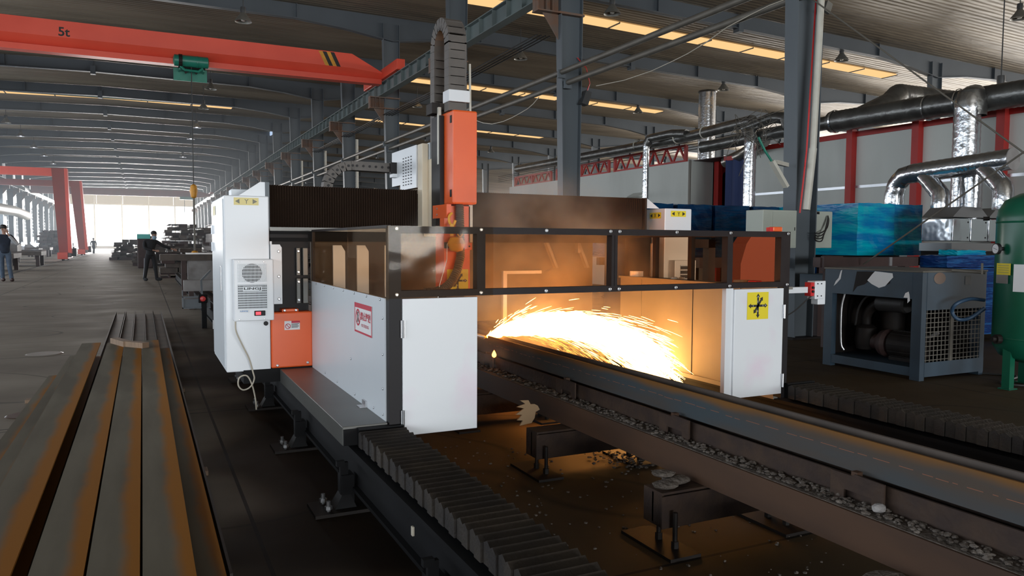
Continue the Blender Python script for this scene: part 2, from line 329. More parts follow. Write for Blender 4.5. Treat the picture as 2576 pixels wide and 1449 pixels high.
def thing(name, label, cat, loc=(0, 0, 0), group=None, kind=None):
    o = bpy.data.objects.new(name, None); sc.collection.objects.link(o); o.location = loc; OFF[o.name] = Vector(loc)
    o.empty_display_size = .1
    o['label'] = label; o['category'] = cat
    if group: o['group'] = group
    if kind: o['kind'] = kind
    return o
def tag(o, label, cat, group=None, kind=None):
    o['label'] = label; o['category'] = cat
    if group: o['group'] = group
    if kind: o['kind'] = kind
    return o
def struct(name, mb, m, label=None, cat=None, parent=None):
    o = mb.build(name, m, parent)
    if parent is None:
        o['kind'] = 'structure'; o['label'] = label or name; o['category'] = cat or name.split('_')[0]
    return o
def dup(root, delta, label=None, group=None):
    def rec(o, par):
        c = o.copy(); sc.collection.objects.link(c)
        if par is not None: c.parent = par
        for ch in [x for x in sc.objects if x.parent == o]: rec(ch, c)
        return c
    kids = CH.setdefault(root.name, None)
    c = rec(root, None); c.location = Vector(root.location)+Vector(delta)
    if label: c['label'] = label
    if group: c['group'] = group
    return c
CH = {}

def text(s, h, org, right, up, m, parent, name='lettering', bold=0., xs=1., width=None):
    """flat lettering: org = lower-left corner in world space"""
    cu = bpy.data.curves.new('t', 'FONT'); cu.body = s; cu.size = 1; cu.offset = bold; cu.resolution_u = 3
    ob = bpy.data.objects.new('t', cu); sc.collection.objects.link(ob)
    dg = bpy.context.evaluated_depsgraph_get(); dg.update()
    me = bpy.data.meshes.new_from_object(ob.evaluated_get(dg)); bpy.data.objects.remove(ob)
    if not me.vertices: return None
    x0 = min(v.co.x for v in me.vertices); x1 = max(v.co.x for v in me.vertices); y0 = min(v.co.y for v in me.vertices); y1 = max(v.co.y for v in me.vertices)
    k = h/(y1-y0); kx = k*xs if width is None else width/(x1-x0)
    R = Vector(right).normalized(); U = Vector(up).normalized(); nn = R.cross(U); mb = MB()
    mb.add([Vector(org)+R*((v.co.x-x0)*kx)+U*((v.co.y-y0)*k)+nn*.0015 for v in me.vertices], [tuple(p.vertices) for p in me.polygons])
    bpy.data.meshes.remove(me)
    return mb.build(name, m, parent)
def flat(poly, org, right, up, m, parent, name, lift=.001, thick=.0012, label=None):
    """thin plate from 2-D polygon(s) in the (right, up) plane at org"""
    R = Vector(right).normalized(); U = Vector(up).normalized(); n = R.cross(U); O = Vector(org); mb = MB()
    polys = poly if isinstance(poly[0][0], (tuple, list)) else [poly]
    for P in polys:
        k = len(P); a = [O+R*x+U*y+n*lift for x, y in P]; b = [p+n*thick for p in a]
        mb.add(a+b, [tuple(range(k))[::-1], tuple(range(k, 2*k))]+[(i, (i+1) % k, k+(i+1) % k, k+i) for i in range(k)])
    return mb.build(name, m, parent, label=label)
def rect(x0, y0, x1, y1): return [(x0, y0), (x1, y0), (x1, y1), (x0, y1)]
def ring(cx, cy, r0, r1, n=28):
    out = []
    for k in range(n):
        a, b = 2*PI*k/n, 2*PI*(k+1)/n
        out.append([(cx+r0*math.cos(a), cy+r0*math.sin(a)), (cx+r1*math.cos(a), cy+r1*math.sin(a)), (cx+r1*math.cos(b), cy+r1*math.sin(b)), (cx+r0*math.cos(b), cy+r0*math.sin(b))])
    return out
def bolts(pts, r, n, parent, name='bolt', m='stud', t=.006):
    for p in pts:
        p = Vector(p); nn = Vector(n); mb = MB().tube([p-nn*.002, p+nn*t*.7, p+nn*t], [r, r, r*.6], 8); mb.build(name, m, parent)
ORD = ['', 'first', 'second', 'third', 'fourth', 'fifth', 'sixth', 'seventh', 'eighth', 'ninth', 'tenth', 'eleventh', 'twelfth', 'thirteenth', 'fourteenth', 'fifteenth', 'sixteenth', 'seventeenth']

# ================================================================== THE HALL
COLY = [8.9+7.28*k for k in range(21)]
FARY = COLY[20]+1.2
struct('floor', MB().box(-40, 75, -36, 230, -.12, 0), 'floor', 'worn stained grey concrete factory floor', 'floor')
ROOF = [(-14.2, 10.45), (-2, 10.75), (14, 10.65), (33, 10.15), (58, 9.5)]
def roofz(x):
    for (a, za), (b, zb) in zip(ROOF, ROOF[1:]):
        if x <= b: return za+(zb-za)*(x-a)/(b-a)
    return ROOF[-1][1]
struct('ceiling', MB().prism([(x, z) for x, z in ROOF]+[(x, z+.08) for x, z in ROOF[::-1]], 'y', -36, FARY), 'roof', 'ribbed foil-faced metal roof sheeting', 'ceiling')
mb = MB().box(-14.25, -14, -36, FARY, 0, 1.9).box(-14.25, -14, -36, FARY, 6.1, 10.5)
for y in COLY: mb.box(-14.25, -14, y-1.1, y+1.1, 1.9, 6.1)
struct('wall_left', mb, mat('blue_grey_wall_sheet', (.10, .15, .18), .6), 'blue-grey side wall with tall windows', 'wall')
n = 0
for k in range(12, 20):
    n += 1; y0, y1 = COLY[k]+1.1, COLY[k+1]-1.1; mb = MB()
    for j in range(1, 9): mb.box(-14.16, -14.06, y0, y1, 1.9+j*.467-.02, 1.9+j*.467+.02)
    for j in range(0, 5): mb.box(-14.16, -14.06, y0+(y1-y0)*j/4-.03, y0+(y1-y0)*j/4+.03, 1.9, 6.1)
    o = struct('window_%d' % n, mb, M['rafter'], 'tall gridded window in left wall, %s visible from the camera' % ORD[n], 'window')
    MB().box(-14.13, -14.12, y0, y1, 1.9, 6.1).build('window_pane', 'winglass', o)
mb = MB().box(-14.2, -11.4, FARY, FARY+.3, 0, 10.6).box(9.6, 12.5, FARY, FARY+.3, 0, 10.4).box(12.5, 58, FARY, FARY+.3, 0, 2.5).box(12.5, 58, FARY, FARY+.3, 8, 10.4)
struct('wall_far', mb, M['rafter'], 'dark end wall around the wide bright doorway', 'wall')
mb = MB()
for i in range(5): mb.box(-11.4+i*4.2, -11.4+i*4.2+4.14, FARY, FARY+.1, 8.05, 10.7)
struct('trim_1', mb, 'panelglow', 'sunlit cream translucent panels above the far doorway', 'wall panel')
mb = MB()
for x in (-11.4, -7.6, -3.2, 1.2, 5.6, 9.6): mb.box(x-.09, x+.09, FARY-.1, FARY, 0, 10.6)
mb.box(-11.4, 9.6, FARY-.05, FARY+.15, 7.9, 8.08)
struct('door_1', mb, mat('hazy_door_frame', (.4, .4, .38), .6), 'frame posts of the wide bright far doorway', 'door')
struct('window_9', MB().box(12.5, 58, FARY+.1, FARY+.15, 2.5, 8), 'whiteglow', 'bright daylit glazing at the far end of the right bay', 'window')
mb = MB().box(58, 58.3, -36, FARY, 0, 4.2).box(58, 58.3, -36, FARY, 8.6, 9.6)
struct('wall_right', mb, M['booth'], 'pale outer wall of the right bay', 'wall')
struct('window_10', MB().box(58.1, 58.15, -36, FARY, 4.2, 8.6), 'whiteglow', 'continuous bright window band along the right outer wall', 'window')
mb = MB().box(-14.2, -10, -36.3, -36, 0, 10.6).box(16, 58, -36.3, -36, 0, 10.6).box(-10, 16, -36.3, -36, 0, 10.7)
struct('wall_back', mb, M['rafter'], 'end wall behind the camera', 'wall')
p = at(675, 332, 'x', 9.9)
o = struct('window_11', MB().box(9.85, 9.95, p.y-2.2, p.y+2.6, p.z-.45, p.z+.5), 'blueglow', 'small blue daylit roof-side window between columns', 'window')

def rafter(x0, x1, name='roof_rafter'):
    mb = MB(); N = 12; xs = [x0+(x1-x0)*i/N for i in range(N+1)]
    def dep(x):
        d = min(x-x0, x1-x); return .58+max(0, (3-d)/3)*.42
    bot = [(x, roofz(x)-dep(x)) for x in xs]; top = [(x, roofz(x)-.01) for x in xs]
    mb.prism(bot+top[::-1], 'y', -.02, .02)
    mb.prism(bot+[(x, z+.03) for x, z in bot[::-1]], 'y', -.14, .14)
    for i in (2, 4, 6, 8, 10): mb.box(xs[i]-.01, xs[i]+.01, -.13, .13, bot[i][1], top[i][1])
    mb.box((x0+x1)/2-.12, (x0+x1)/2+.12, -.16, .16, bot[6][1]-.12, bot[6][1]+.3)
    return mb
for x0, x1, bay in ((-13.6, 9.4, 'left'), (9.4, 33, 'right'), (33, 57.8, 'far right')):
    mb = rafter(x0, x1); src = None
    for i, k in enumerate(range(2, 21)):
        if bay == 'far right' and k > 9: break
        lab = 'dark grey steel roof rafter across the %s bay, %s from the camera' % (bay, (ORD+['eighteenth', 'nineteenth', 'twentieth'])[i+1])
        if src is None: src = mb.build('roof_rafter', M['rafter']); o = src; base = o.location.copy(); o.location.y = COLY[k]
        else: o = src.copy(); sc.collection.objects.link(o); o.location = (base.x, COLY[k], base.z)
        tag(o, lab, 'roof rafter', 'rafters over the %s bay' % bay)

def column(y, row, corbel=-1):
    zt = roofz(row)-.3
    t = thing('steel_column', '', 'column', (row, y, 0))
    L0, L1, R0, R1 = row-.2, row-.42, row+.2, row+.28
    MB().box(row-.3, row+.3, y-.2, y+.2, 0, .03).build('base_plate', 'darkiron', t)
    mb = MB()
    mb.hexa([(L0, y-.13, .03), (L0+.02, y-.13, .03), (L0+.02, y+.13, .03), (L0, y+.13, .03), (L1, y-.13, zt), (L1+.02, y-.13, zt), (L1+.02, y+.13, zt), (L1, y+.13, zt)])
    mb.hexa([(R0-.02, y-.13, .03), (R0, y-.13, .03), (R0, y+.13, .03), (R0-.02, y+.13, .03), (R1-.02, y-.13, zt), (R1, y-.13, zt), (R1, y+.13, zt), (R1-.02, y+.13, zt)])
    mb.hexa([(L0+.02, y-.012, .03), (R0-.02, y-.012, .03), (R0-.02, y+.012, .03), (L0+.02, y+.012, .03), (L1+.02, y-.012, zt), (R1-.02, y-.012, zt), (R1-.02, y+.012, zt), (L1+.02, y+.012, zt)])
    mb.build('column_shaft', 'column', t)
    if corbel:
        s = corbel; xa = row-.36 if s < 0 else row+.25
        xe = xa+s*.62; mb = MB()
        mb.box(min(xa, xe), max(xa, xe), y-.16, y+.16, 7.36, 7.4).box(min(xa, xe), max(xa, xe), y-.16, y+.16, 6.93, 6.96).box(min(xa, xe), max(xa, xe), y-.012, y+.012, 6.96, 7.36)
        for f in (.35, .62, .98): mb.box(xa+s*.62*f-.008, xa+s*.62*f+.008, y-.14, y+.14, 6.96, 7.36)
        mb.prism([(xa, 6.93), (xa+s*.42, 6.93), (xa, 6.35)], 'y', y-.015, y+.015)
        mb.build('corbel', 'rustpaint', t)
        mb = MB()
        for z in (6.93, 7.36): mb.box(row-.41, row+.29, y-.15, y+.15, z, z+.05)
        mb.build('stiffener_band', 'rustpaint', t)
    return t
srcs = {}
for row, ks, rn in ((9.4, range(0, 21), 'main'), (33., range(1, 12), 'right'), (-13.4, range(12, 21), 'left wall')):
    for i, k in enumerate(ks):
        if row not in srcs:
            o = column(COLY[k], row, {9.4: -1, 33.: 0, -13.4: 1}[row]); srcs[row] = o; y00 = COLY[k]
        else: o = dup(srcs[row], (0, COLY[k]-y00, 0))
        nm = (ORD+['eighteenth', 'nineteenth', 'twentieth', 'twenty-first'])[i+1]
        if row == 9.4 and i == 0: lab = 'large grey tapered steel column carrying the ivory switch boxes, nearest of all'
        elif row == 9.4: lab = 'grey steel column with rusty corbel under the crane rail, %s of its row from the camera' % nm
        elif row == 33.: lab = 'dark steel column in the far row of the right bay, %s from the camera' % nm
        else: lab = 'blue-grey steel column along the left window wall, %s in view' % nm
        o['label'] = lab; o['group'] = 'columns of the %s row' % rn

def craneway(x, y0, y1, z0, label):
    t = thing('crane_rail_beam', label, 'crane rail', (x, y0, z0))
    h = .5; mb = MB().box(x-.14, x+.14, y0, y1, z0, z0+.025).box(x-.14, x+.14, y0, y1, z0+h-.03, z0+h).box(x-.01, x+.01, y0, y1, z0+.025, z0+h-.03)
    mb.build('runway_girder', 'crail', t)
    MB().box(x-.035, x+.035, y0, y1, z0+h, z0+h+.06).build('rail_head', 'darkiron', t)
    mb = MB(); y = y0+.4
    while y < min(y1, 110): mb.box(x-.13, x+.13, y-.008, y+.008, z0+.025, z0+h-.03); y += .91
    o = mb.build('web_stiffener', 'crail', t); o['kind'] = 'stuff'
craneway(8.9, 9, FARY-.3, 7.4, 'grey-green crane rail girder running along the main column row')
craneway(-12.8, 60, FARY-.3, 7.4, 'crane rail girder along the left window wall')

# skylight strips (along x, middle of a bay)
si = 0
for yc, spans in ((27.05, [(10.6, 34.5)]), (41.6, [(10.6, 31)]), (56.2, [(-10, 5.8), (11, 30)]), (70.7, [(-4, 7.2), (11, 30)]), (85.3, [(-9, 7), (11, 30)]), (99.9, [(-9, 7), (11, 30)])):
    for a, b in spans:
        si += 1; t = thing('skylight_strip', 'sunlit amber fibreglass skylight strip over the %s bay, %s metres or so down the hall' % ('left' if a < 9 else 'right', {27.05: 'twenty-seven', 41.6: 'forty', 56.2: 'fifty-five', 70.7: 'seventy', 85.3: 'eighty-five', 99.9: 'hundred'}[yc]), 'skylight', (a, yc, roofz(a)-.05), 'amber skylight strips')
        nseg = int((b-a)/2.3); mb = MB(); mf = MB()
        for j in range(nseg):
            xa = a+(b-a)*j/nseg; xb = a+(b-a)*(j+1)/nseg-.05
            mb.hexa([(xa, yc-.45, roofz(xa)-.05), (xb, yc-.45, roofz(xb)-.05), (xb, yc+.45, roofz(xb)-.05), (xa, yc+.45, roofz(xa)-.05), (xa, yc-.45, roofz(xa)-.03), (xb, yc-.45, roofz(xb)-.03), (xb, yc+.45, roofz(xb)-.03), (xa, yc+.45, roofz(xa)-.03)])
            mf.hexa([(xb, yc-.45, roofz(xb)-.09), (xb+.05, yc-.45, roofz(xb)-.09), (xb+.05, yc+.45, roofz(xb)-.09), (xb, yc+.45, roofz(xb)-.09), (xb, yc-.45, roofz(xb)-.03), (xb+.05, yc-.45, roofz(xb)-.03), (xb+.05, yc+.45, roofz(xb)-.03), (xb, yc+.45, roofz(xb)-.03)])
        mb.build('translucent_sheet', 'skylight', t); mf.build('glazing_bar', 'rafter', t)

p0, p1 = at(0, 222, 'z', roofz(-6)-.03), at(560, 240, 'z', roofz(4)-.03)
tag(MB().hexa([(p0.x-2, p0.y-.7, roofz(-8)-.05), (p1.x, p0.y-.7, roofz(3)-.05), (p1.x, p0.y+.7, roofz(3)-.05), (p0.x-2, p0.y+.7, roofz(-8)-.05), (p0.x-2, p0.y-.7, roofz(-8)-.03), (p1.x, p0.y-.7, roofz(3)-.03), (p1.x, p0.y+.7, roofz(3)-.03), (p0.x-2, p0.y+.7, roofz(-8)-.03)]).build('roof_sheet', mat('green_roof_sheet', (.05, .16, .12), .5, .3, col2=(.09, .11, .08), scale=.8, amt=.7)), 'green-tinted roof sheet strip over the left bay behind the crane girder', 'roof sheet')
# high-bay lamps
def lamp(lit, rod):
    t = thing('high_bay_lamp', '', 'lamp', (0, 0, 0))
    MB().lathe([(.0, .42), (.09, .42), (.1, .3), (.09, .22), (.0, .2)], (0, 0, 0), 12).build('ballast', 'lampblk', t, True)
    MB().cyl((0, 0, .4), (0, 0, rod), .015, 6).build('hanging_rod', 'lampblk', t)
    MB().lathe([(.06, .24), (.1, .2), (.16, .1), (.26, -.02), (.30, -.1), (.29, -.1), (.25, -.01), (.15, .11), (.05, .2)], (0, 0, 0), 20).build('reflector', 'lampshade', t, True)
    MB().lathe([(.0, -.09), (.07, -.07), (.1, .0), (.07, .09), (.03, .16)], (0, 0, 0), 12).build('bulb', 'bulblit' if lit else 'bulb', t, True)
    return t
LS = [(612, 48, 0, 'unlit high-bay lamp just above the orange-red crane girder'), (530, 220, 0, 'unlit high-bay lamp just under the green hoist'), (512, 270, 0, 'unlit high-bay lamp below the amber strip on the left'), (495, 318, 1, 'lit high-bay lamp, highest of the three lit ones by the hoist rope'), (480, 347, 1, 'lit high-bay lamp, middle one by the hoist rope'), (460, 393, 1, 'lit high-bay lamp, lowest of the three left of the hoist rope'),
      (15, 305, 0, 'unlit high-bay lamp at the left picture edge'), (52, 340, 1, 'lit high-bay lamp, leftmost and highest of the left four'), (85, 369, 1, 'lit high-bay lamp, second of the left four'), (111, 390, 1, 'lit high-bay lamp, third of the left four'), (134, 410, 1, 'lit high-bay lamp just above the red gantry leg'),
      (1310, 143, 0, 'unlit high-bay lamp between energy chain and second column'), (1540, 28, 0, 'unlit high-bay lamp above the amber strip, top centre right'), (1050, 265, 0, 'unlit high-bay lamp left of the tall energy chain'), (1235, 380, 0, 'small unlit high-bay lamp right of the orange head'),
      (2117, 147, 0, 'unlit high-bay lamp right of the nearest big column'), (1605, 280, 0, 'unlit high-bay lamp in front of the second amber strip'), (1820, 222, 0, 'unlit high-bay lamp above the thick vertical duct'), (2565, 40, 0, 'unlit high-bay lamp at the top right picture corner'),
      (1340, 447, 0, 'tiny far unlit lamp right of the orange head, low'), (2517, 232, 0, 'small far lamp hanging above the long dark duct')]
lp = {0: None, 1: None}
for px, py, lit, lab in LS:
    if py == 447: p = at(px, py, 'z', 9.3)
    elif py == 232: p = at(px, py, 'x', 20)
    else: p = at(px, py, 'z', 9.45)
    if p.y > 140 or p.y < 0: p = at(px, py, 'y', 90)
    o = lamp(lit, roofz(p.x)-p.z); o.location = p
    o['label'] = lab; o['group'] = 'high-bay lamps'

# ------------------------------------------------------------------ bridge crane on the main rail
Yc = 30.3
t = thing('bridge_crane', 'orange-red five-tonne bridge crane girder spanning the left bay overhead', 'crane', (8.9, Yc, 7.96))
mb = MB(); X0, XT, X1 = -14, 7.55, 8.75
# box girder: outer faces, sloping under-sides, lower flange
pr = lambda zt, zm: [(-.3, zt), (-.3, zm), (-.05, zm-.26), (.05, zm-.26), (.3, zm), (.3, zt)]
A = pr(8.85, 8.3); B = pr(8.85, 8.3); Cc = pr(8.25, 8.2)
for (xa, P), (xb, Q) in (((X0, A), (XT, B)), ((XT, B), (X1, Cc))):
    vs = [(xa, Yc+y, z) for y, z in P]+[(xb, Yc+y, z) for y, z in Q]
    mb.add(vs, [tuple(range(6))[::-1], tuple(range(6, 12))]+[(i, (i+1) % 6, 6+(i+1) % 6, 6+i) for i in range(6)])
mb.build('box_girder', 'cranered', t)
MB().box(X0, X1, Yc-.24, Yc+.24, 7.80, 7.86).box(X0, X1, Yc-.25, Yc-.235, 7.79, 7.98).box(X0, X1, Yc-.02, Yc+.02, 7.84, 8.05).build('lower_flange', 'cranered', t)
MB().bbox(8.74, 9.06, 28.0, 32.8, 7.99, 8.38, .02).build('end_carriage', 'cranered', t)
for y in (28.3, 32.5): MB().cyl((8.84, y, 8.06), (8.96, y, 8.06), .12).build('wheel', 'darkiron', t)
text('5t', .30, at(147, 90, 'y', Yc-.302), (1, 0, 0), (0, 0, 1), 'ink', t, 'lettering', .02)
for i, m in ((0, 'hook'), (1, 'ink'), (2, 'hook'), (3, 'ink')):
    x = 6.5+i*.15; flat([(x, 8.3), (x+.15, 8.3), (x-.1, 8.82), (x-.25, 8.82)], (0, Yc-.301, 0), (1, 0, 0), (0, 0, 1), m, t, 'warning_stripe', lift=.002)
# hoist
t = thing('hoist', 'green electric wire-rope hoist hanging under the orange-red crane girder', 'hoist', (1.7, Yc-.1, 7.3))
MB().tube([(1.12, Yc-.32, 7.92), (1.16, Yc-.32, 7.92), (1.16, Yc-.32, 7.92), (2.27, Yc-.32, 7.92), (2.3, Yc-.32, 7.92)], [.1, .17, .2, .2, .14], 18).build('drum_housing', 'hoist', t, True)
MB().cyl((1.3, Yc-.32, 7.92), (1.42, Yc-.32, 7.92), .225, 16).build('clamp_band', 'darkiron', t)
MB().cyl((1.9, Yc-.32, 7.92), (1.93, Yc-.32, 7.92), .212, 16).build('clamp_band', 'hoist', t)
MB().box(1.14, 2.27, Yc+.15, Yc+.2, 7.3, 7.75).box(1.3, 1.36, Yc-.3, Yc+.15, 7.6, 7.66).box(2.1, 2.16, Yc-.3, Yc+.15, 7.6, 7.66).build('side_plate', 'hoist', t)
mb = MB().tube([(1.35, Yc-.35, 7.72), (1.5, Yc-.35, 7.6), (1.95, Yc-.35, 7.58), (2.1, Yc-.35, 7.7)], .045, 8); mb.build('rope_guide', 'hoist', t)
MB().bar((1.5, Yc-.3, 7.5), (1.65, Yc-.3, 7.6), .06).bar((1.9, Yc-.3, 7.5), (1.8, Yc-.3, 7.6), .06).build('bracket', 'darkiron', t)
MB().box(1.3, 2.2, Yc-.12, Yc+.12, 7.72, 7.78).build('trolley', 'darkiron', t)
hp = at(487, 470, 'y', Yc-.32); lo_ = at(490, 635, 'y', Yc-.32)
MB().tube([(1.72, Yc-.32, 7.72), (hp.x, Yc-.32, 7.0), (hp.x, Yc-.32, hp.z)], .018, 6).build('wire_rope', 'rope', t)
b = MB().lathe([(0, -.28), (.1, -.22), (.14, 0), (.1, .2), (0, .26)], (hp.x, Yc-.32, hp.z-.15), 14).build('hook_block', 'hook', t, True)
MB().tube([(hp.x, Yc-.32, hp.z-.4), (lo_.x, Yc-.32, lo_.z)], .035, 6).build('chain_sling', 'rod', t)
MB().lathe([(0, -.2), (.12, -.14), (.16, 0), (.1, .14), (0, .18)], (lo_.x, Yc-.32, lo_.z-.1), 12).build('lower_hook', 'hook', t, True)
# second bridge crane far away
t = thing('bridge_crane', 'faded pinkish bridge crane girder far down the left bay', 'crane', (8.9, 116, 7.4))
MB().prism([(-12.8, 7.55), (7.2, 7.55), (8.8, 7.75), (8.8, 8.1), (7.2, 8.45), (-12.8, 8.45)], 'y', 115.6, 116.1).build('box_girder', 'gantryred', t)
MB().box(8.7, 9.05, 114, 118, 7.97, 8.3).build('end_carriage', 'gantryred', t)
MB().box(4.8, 6.6, 115.2, 115.6, 7.2, 7.6).build('hoist_body', 'hoist', t)
MB().cyl((5.4, 115.4, 7.2), (5.4, 115.4, 5.4), .03, 6).build('pendant_cable', 'rope', t)
# semi-gantries
def semigantry(Y, fx, lab, tx0, tx1, zt, z0):
    t = thing('gantry_crane', lab, 'gantry crane', (fx, Y, 0), 'red semi-gantry cranes')
    MB().hexa([(fx-.28, Y-.4, .55), (fx+.3, Y-.4, .55), (fx+.3, Y+.4, .55), (fx-.28, Y+.4, .55), (tx0, Y-.4, zt), (tx1-.2, Y-.4, zt), (tx1-.2, Y+.4, zt), (tx0, Y+.4, zt)]).build('leg', 'gantryred', t)
    MB().hexa([(fx+.3, Y-.45, .5), (fx+.55, Y-.45, .5), (fx+.55, Y+.45, .5), (fx+.3, Y+.45, .5), (tx1-.2, Y-.45, zt), (tx1, Y-.45, zt), (tx1, Y+.45, zt), (tx1-.2, Y+.45, zt)]).build('leg_flange', 'cranered', t)
    MB().box(-12.6, tx1, Y-.3, Y+.3, z0, zt).build('box_girder', 'cranered' if Y < 70 else 'gantryred', t)
    MB().bbox(fx-.3, fx+.35, Y-1.6, Y+3.2, .12, .6, .03).build('end_carriage', 'cranered', t)
    MB().box(fx+.1, fx+.5, Y-1.4, Y-.2, .25, .55).build('nameplate', 'concrete', t)
    for y in (Y-1.2, Y+2.6): MB().cyl((fx-.05, y, .2), (fx+.12, y, .2), .2).build('wheel', 'darkiron', t)
    MB().box(fx+.15, fx+.75, Y+.6, Y+1.4, .3, .9).build('drive_motor', 'darkiron', t)
semigantry(65.5, -5.25, 'red semi-gantry crane with tapered leg, nearer of the two on the left', -5.88, -4.87, 6.77, 6.2)
semigantry(87.8, -5.45, 'red semi-gantry crane with tapered leg, farther of the two on the left', -6.35, -5.31, 7.38, 6.8)
tag(MB().box(-5.3, -5.2, 20, 120, 0, .02).build('floor_rail', 'darkiron'), 'dark gantry rail let into the floor left of the aisle', 'rail')

# ================================================================== TIE PIPES, RODS, PIPES
for z, x, m_, lab in ((5.55, 9.05, 0, 'upper of two grey tie pipes running along the main column row'), (5.32, 9.22, 0, 'lower of two grey tie pipes running along the main column row')):
    t = thing('tie_pipe', lab, 'pipe', (x, 9, z), 'tie pipes')
    MB().cyl((x, 7, z), (x, 60, z), .065, 12).build('pipe', 'rod', t, True)
    for k in range(1, 7): MB().box(x-.1, x+.1, COLY[k]-.2, COLY[k]-.14, z-.14, z+.05).build('bracket', 'column', t)
a = at(2035, -8, 'y', 8.75); b = at(2600, 402, 'x', 9.62)
tag(MB().cyl(a, b, .012, 8).build('brace_rod', 'rod'), 'long thin diagonal brace rod from the big column top to right edge', 'rod')
a = at(2582, 378, 'x', 9.5); b = at(2172, 665, 'x', 9.5)
tag(MB().cyl(a, b, .012, 8).build('brace_rod', 'rod'), 'diagonal brace rod rising right above the compressor', 'rod')
t = thing('downpipe', 'off-white leaning downpipe on the nearest big column', 'pipe', (9.4, 8.6, 1.9))
P = [at(2066, -10, 'y', 8.62), at(2045, 380, 'y', 8.62), at(2028, 528, 'y', 8.62)]
MB().cyl(P[0], P[1], .052, 14).build('upper_pipe', 'pvc', t, True); MB().cyl(P[1]+Vector((0, 0, .04)), P[2], .06, 14).build('lower_pipe', 'pvc', t, True)
MB().tube([P[0]-Vector((-.0, -.1, 0)), P[1]-Vector((.07, -.06, 0)), P[2]-Vector((.09, -.04, .05))], .014, 6).build('red_conduit', 'redplastic', t)
for k, z0, z1 in ((2, 3, 5.3), (4, 3, 6.4), (5, 3, 6.6), (6, 3, 6.7)):
    tag(MB().cyl((9.75, COLY[k]-.1, z0), (9.75, COLY[k]-.1, z1+.2), .07, 10).build('downpipe', 'pvc', smooth=True), 'off-white downpipe beside the %s column of the main row' % ORD[k+1], 'pipe', 'downpipes on the column row')
# tubular lamp on a bracket at the big column, and a tangle of thin wire
t = thing('tube_light', 'white tube light bracketed askew on the nearest big column', 'lamp', at(1950, 470, 'y', 8.6))
a = at(1941, 405, 'y', 8.6); b = at(1978, 470, 'y', 8.6)
MB().bar(a, b, .09, .05).build('light_body', 'pvc', t); MB().bar(at(1952, 408, 'y', 8.6), at(1952, 408, 'y', 8.6)+Vector((.45, .22, 0)), .06).build('bracket', 'pvc', t)
MB().tube([a, at(1925, 380, 'y', 8.6), at(1908, 345, 'y', 8.6)], .018, 6).build('green_tube', 'hoist', t)
p = at(1895, 345, 'x', 13.8); mb = MB()
for _ in range(38):
    q0 = p+Vector((random.gauss(-.1, .08), random.gauss(0, .35), random.gauss(.0, .22))); q2 = p+Vector((random.gauss(-.1, .1), random.gauss(0, .6), random.gauss(-.05, .4))); q1 = (q0+q2)/2+Vector((0, random.gauss(0, .15), random.uniform(0, .3))); mb.soft([q0, q1, q2], .008, 4, 4)
tag(mb.build('wire_tangle', 'rod'), 'tangle of thin wire caught on the duct bend left of the nearest big column', 'wire tangle', kind='stuff')
# floodlight at the second column
t = thing('floodlight', 'small black floodlight hanging from the second column', 'lamp', at(1470, 245, 'y', 16))
p = at(1470, 245, 'y', 16); MB().hexa([p+Vector(v) for v in ((-.12, -.1, -.16), (.05, -.1, -.2), (.05, .1, -.2), (-.12, .1, -.16), (0, -.1, .16), (.15, -.1, .12), (.15, .1, .12), (0, .1, .16))]).build('lamp_head', 'lampblk', t)
MB().tube([p+Vector((.07, 0, .14)), p+Vector((.15, 0, .35)), p+Vector((.05, 0, .7)), p+Vector((-.15, .1, .95))], .012, 6).build('cable', 'redplastic', t)
t = thing('floodlight', 'small pale floodlight high on the nearest big column', 'lamp', at(2082, 22, 'y', 8.7))
p = at(2082, 22, 'y', 8.7); MB().bar(p-Vector((.03, 0, .06)), p+Vector((.03, 0, .1)), .05, .12).build('lamp_head', 'lampshade', t); MB().bar(p, p-Vector((.1, 0, .02)), .02).build('bracket', 'column', t)
# trolley wires in the right bay
for i in range(4):
    z = 6.6+i*.17
    t_ = MB().tube([(32.4, 14, z+1.0), (32.4, 23, z+1.05), (32.4, 37, z+1.0), (32.4, 52, z+1.05), (32.4, 70, z+1)], .025, 5)
    tag(t_.build('trolley_wire', 'rope'), 'thin trolley wire along the far column row, %s from the bottom' % ORD[i+1], 'wire', 'trolley wires along the far column row')
for i in range(4):
    tag(MB().tube([(9.0+.12*i, COLY[1]+1, 6.7), (9.0+.12*i, COLY[2]-.3, 6.62), (9.0+.12*i, COLY[3], 6.7), (9.0+.12*i, COLY[5], 6.7)], .018, 5).build('trolley_wire', 'rope'), 'thin trolley wire just below the crane rail, %s from the left' % ORD[i+1], 'wire', 'trolley wires below the crane rail')
w_ = [at(px, py, 'x', 9.0) for px, py in ((1198, 303), (1215, 309), (1238, 312), (1265, 306), (1288, 296), (1310, 284), (1327, 274), (1342, 261), (1356, 244))]
tag(MB().tube(w_, .012, 5).build('slack_cable', 'cable'), 'slack pale cable sagging left of the second column', 'cable', 'slack cables on the tie pipes')
w_ = [at(px, py, 'x', 9.15) for px, py in ((1500, 216), (1570, 202), (1638, 179), (1690, 155), (1730, 135), (1773, 109), (1830, 68), (1887, 38), (1935, 14), (1972, 0))]
tag(MB().tube(w_, .010, 5).build('slack_cable', 'cable'), 'thin pale cable sagging below the lower tie pipe between two big columns', 'cable', 'slack cables on the tie pipes')

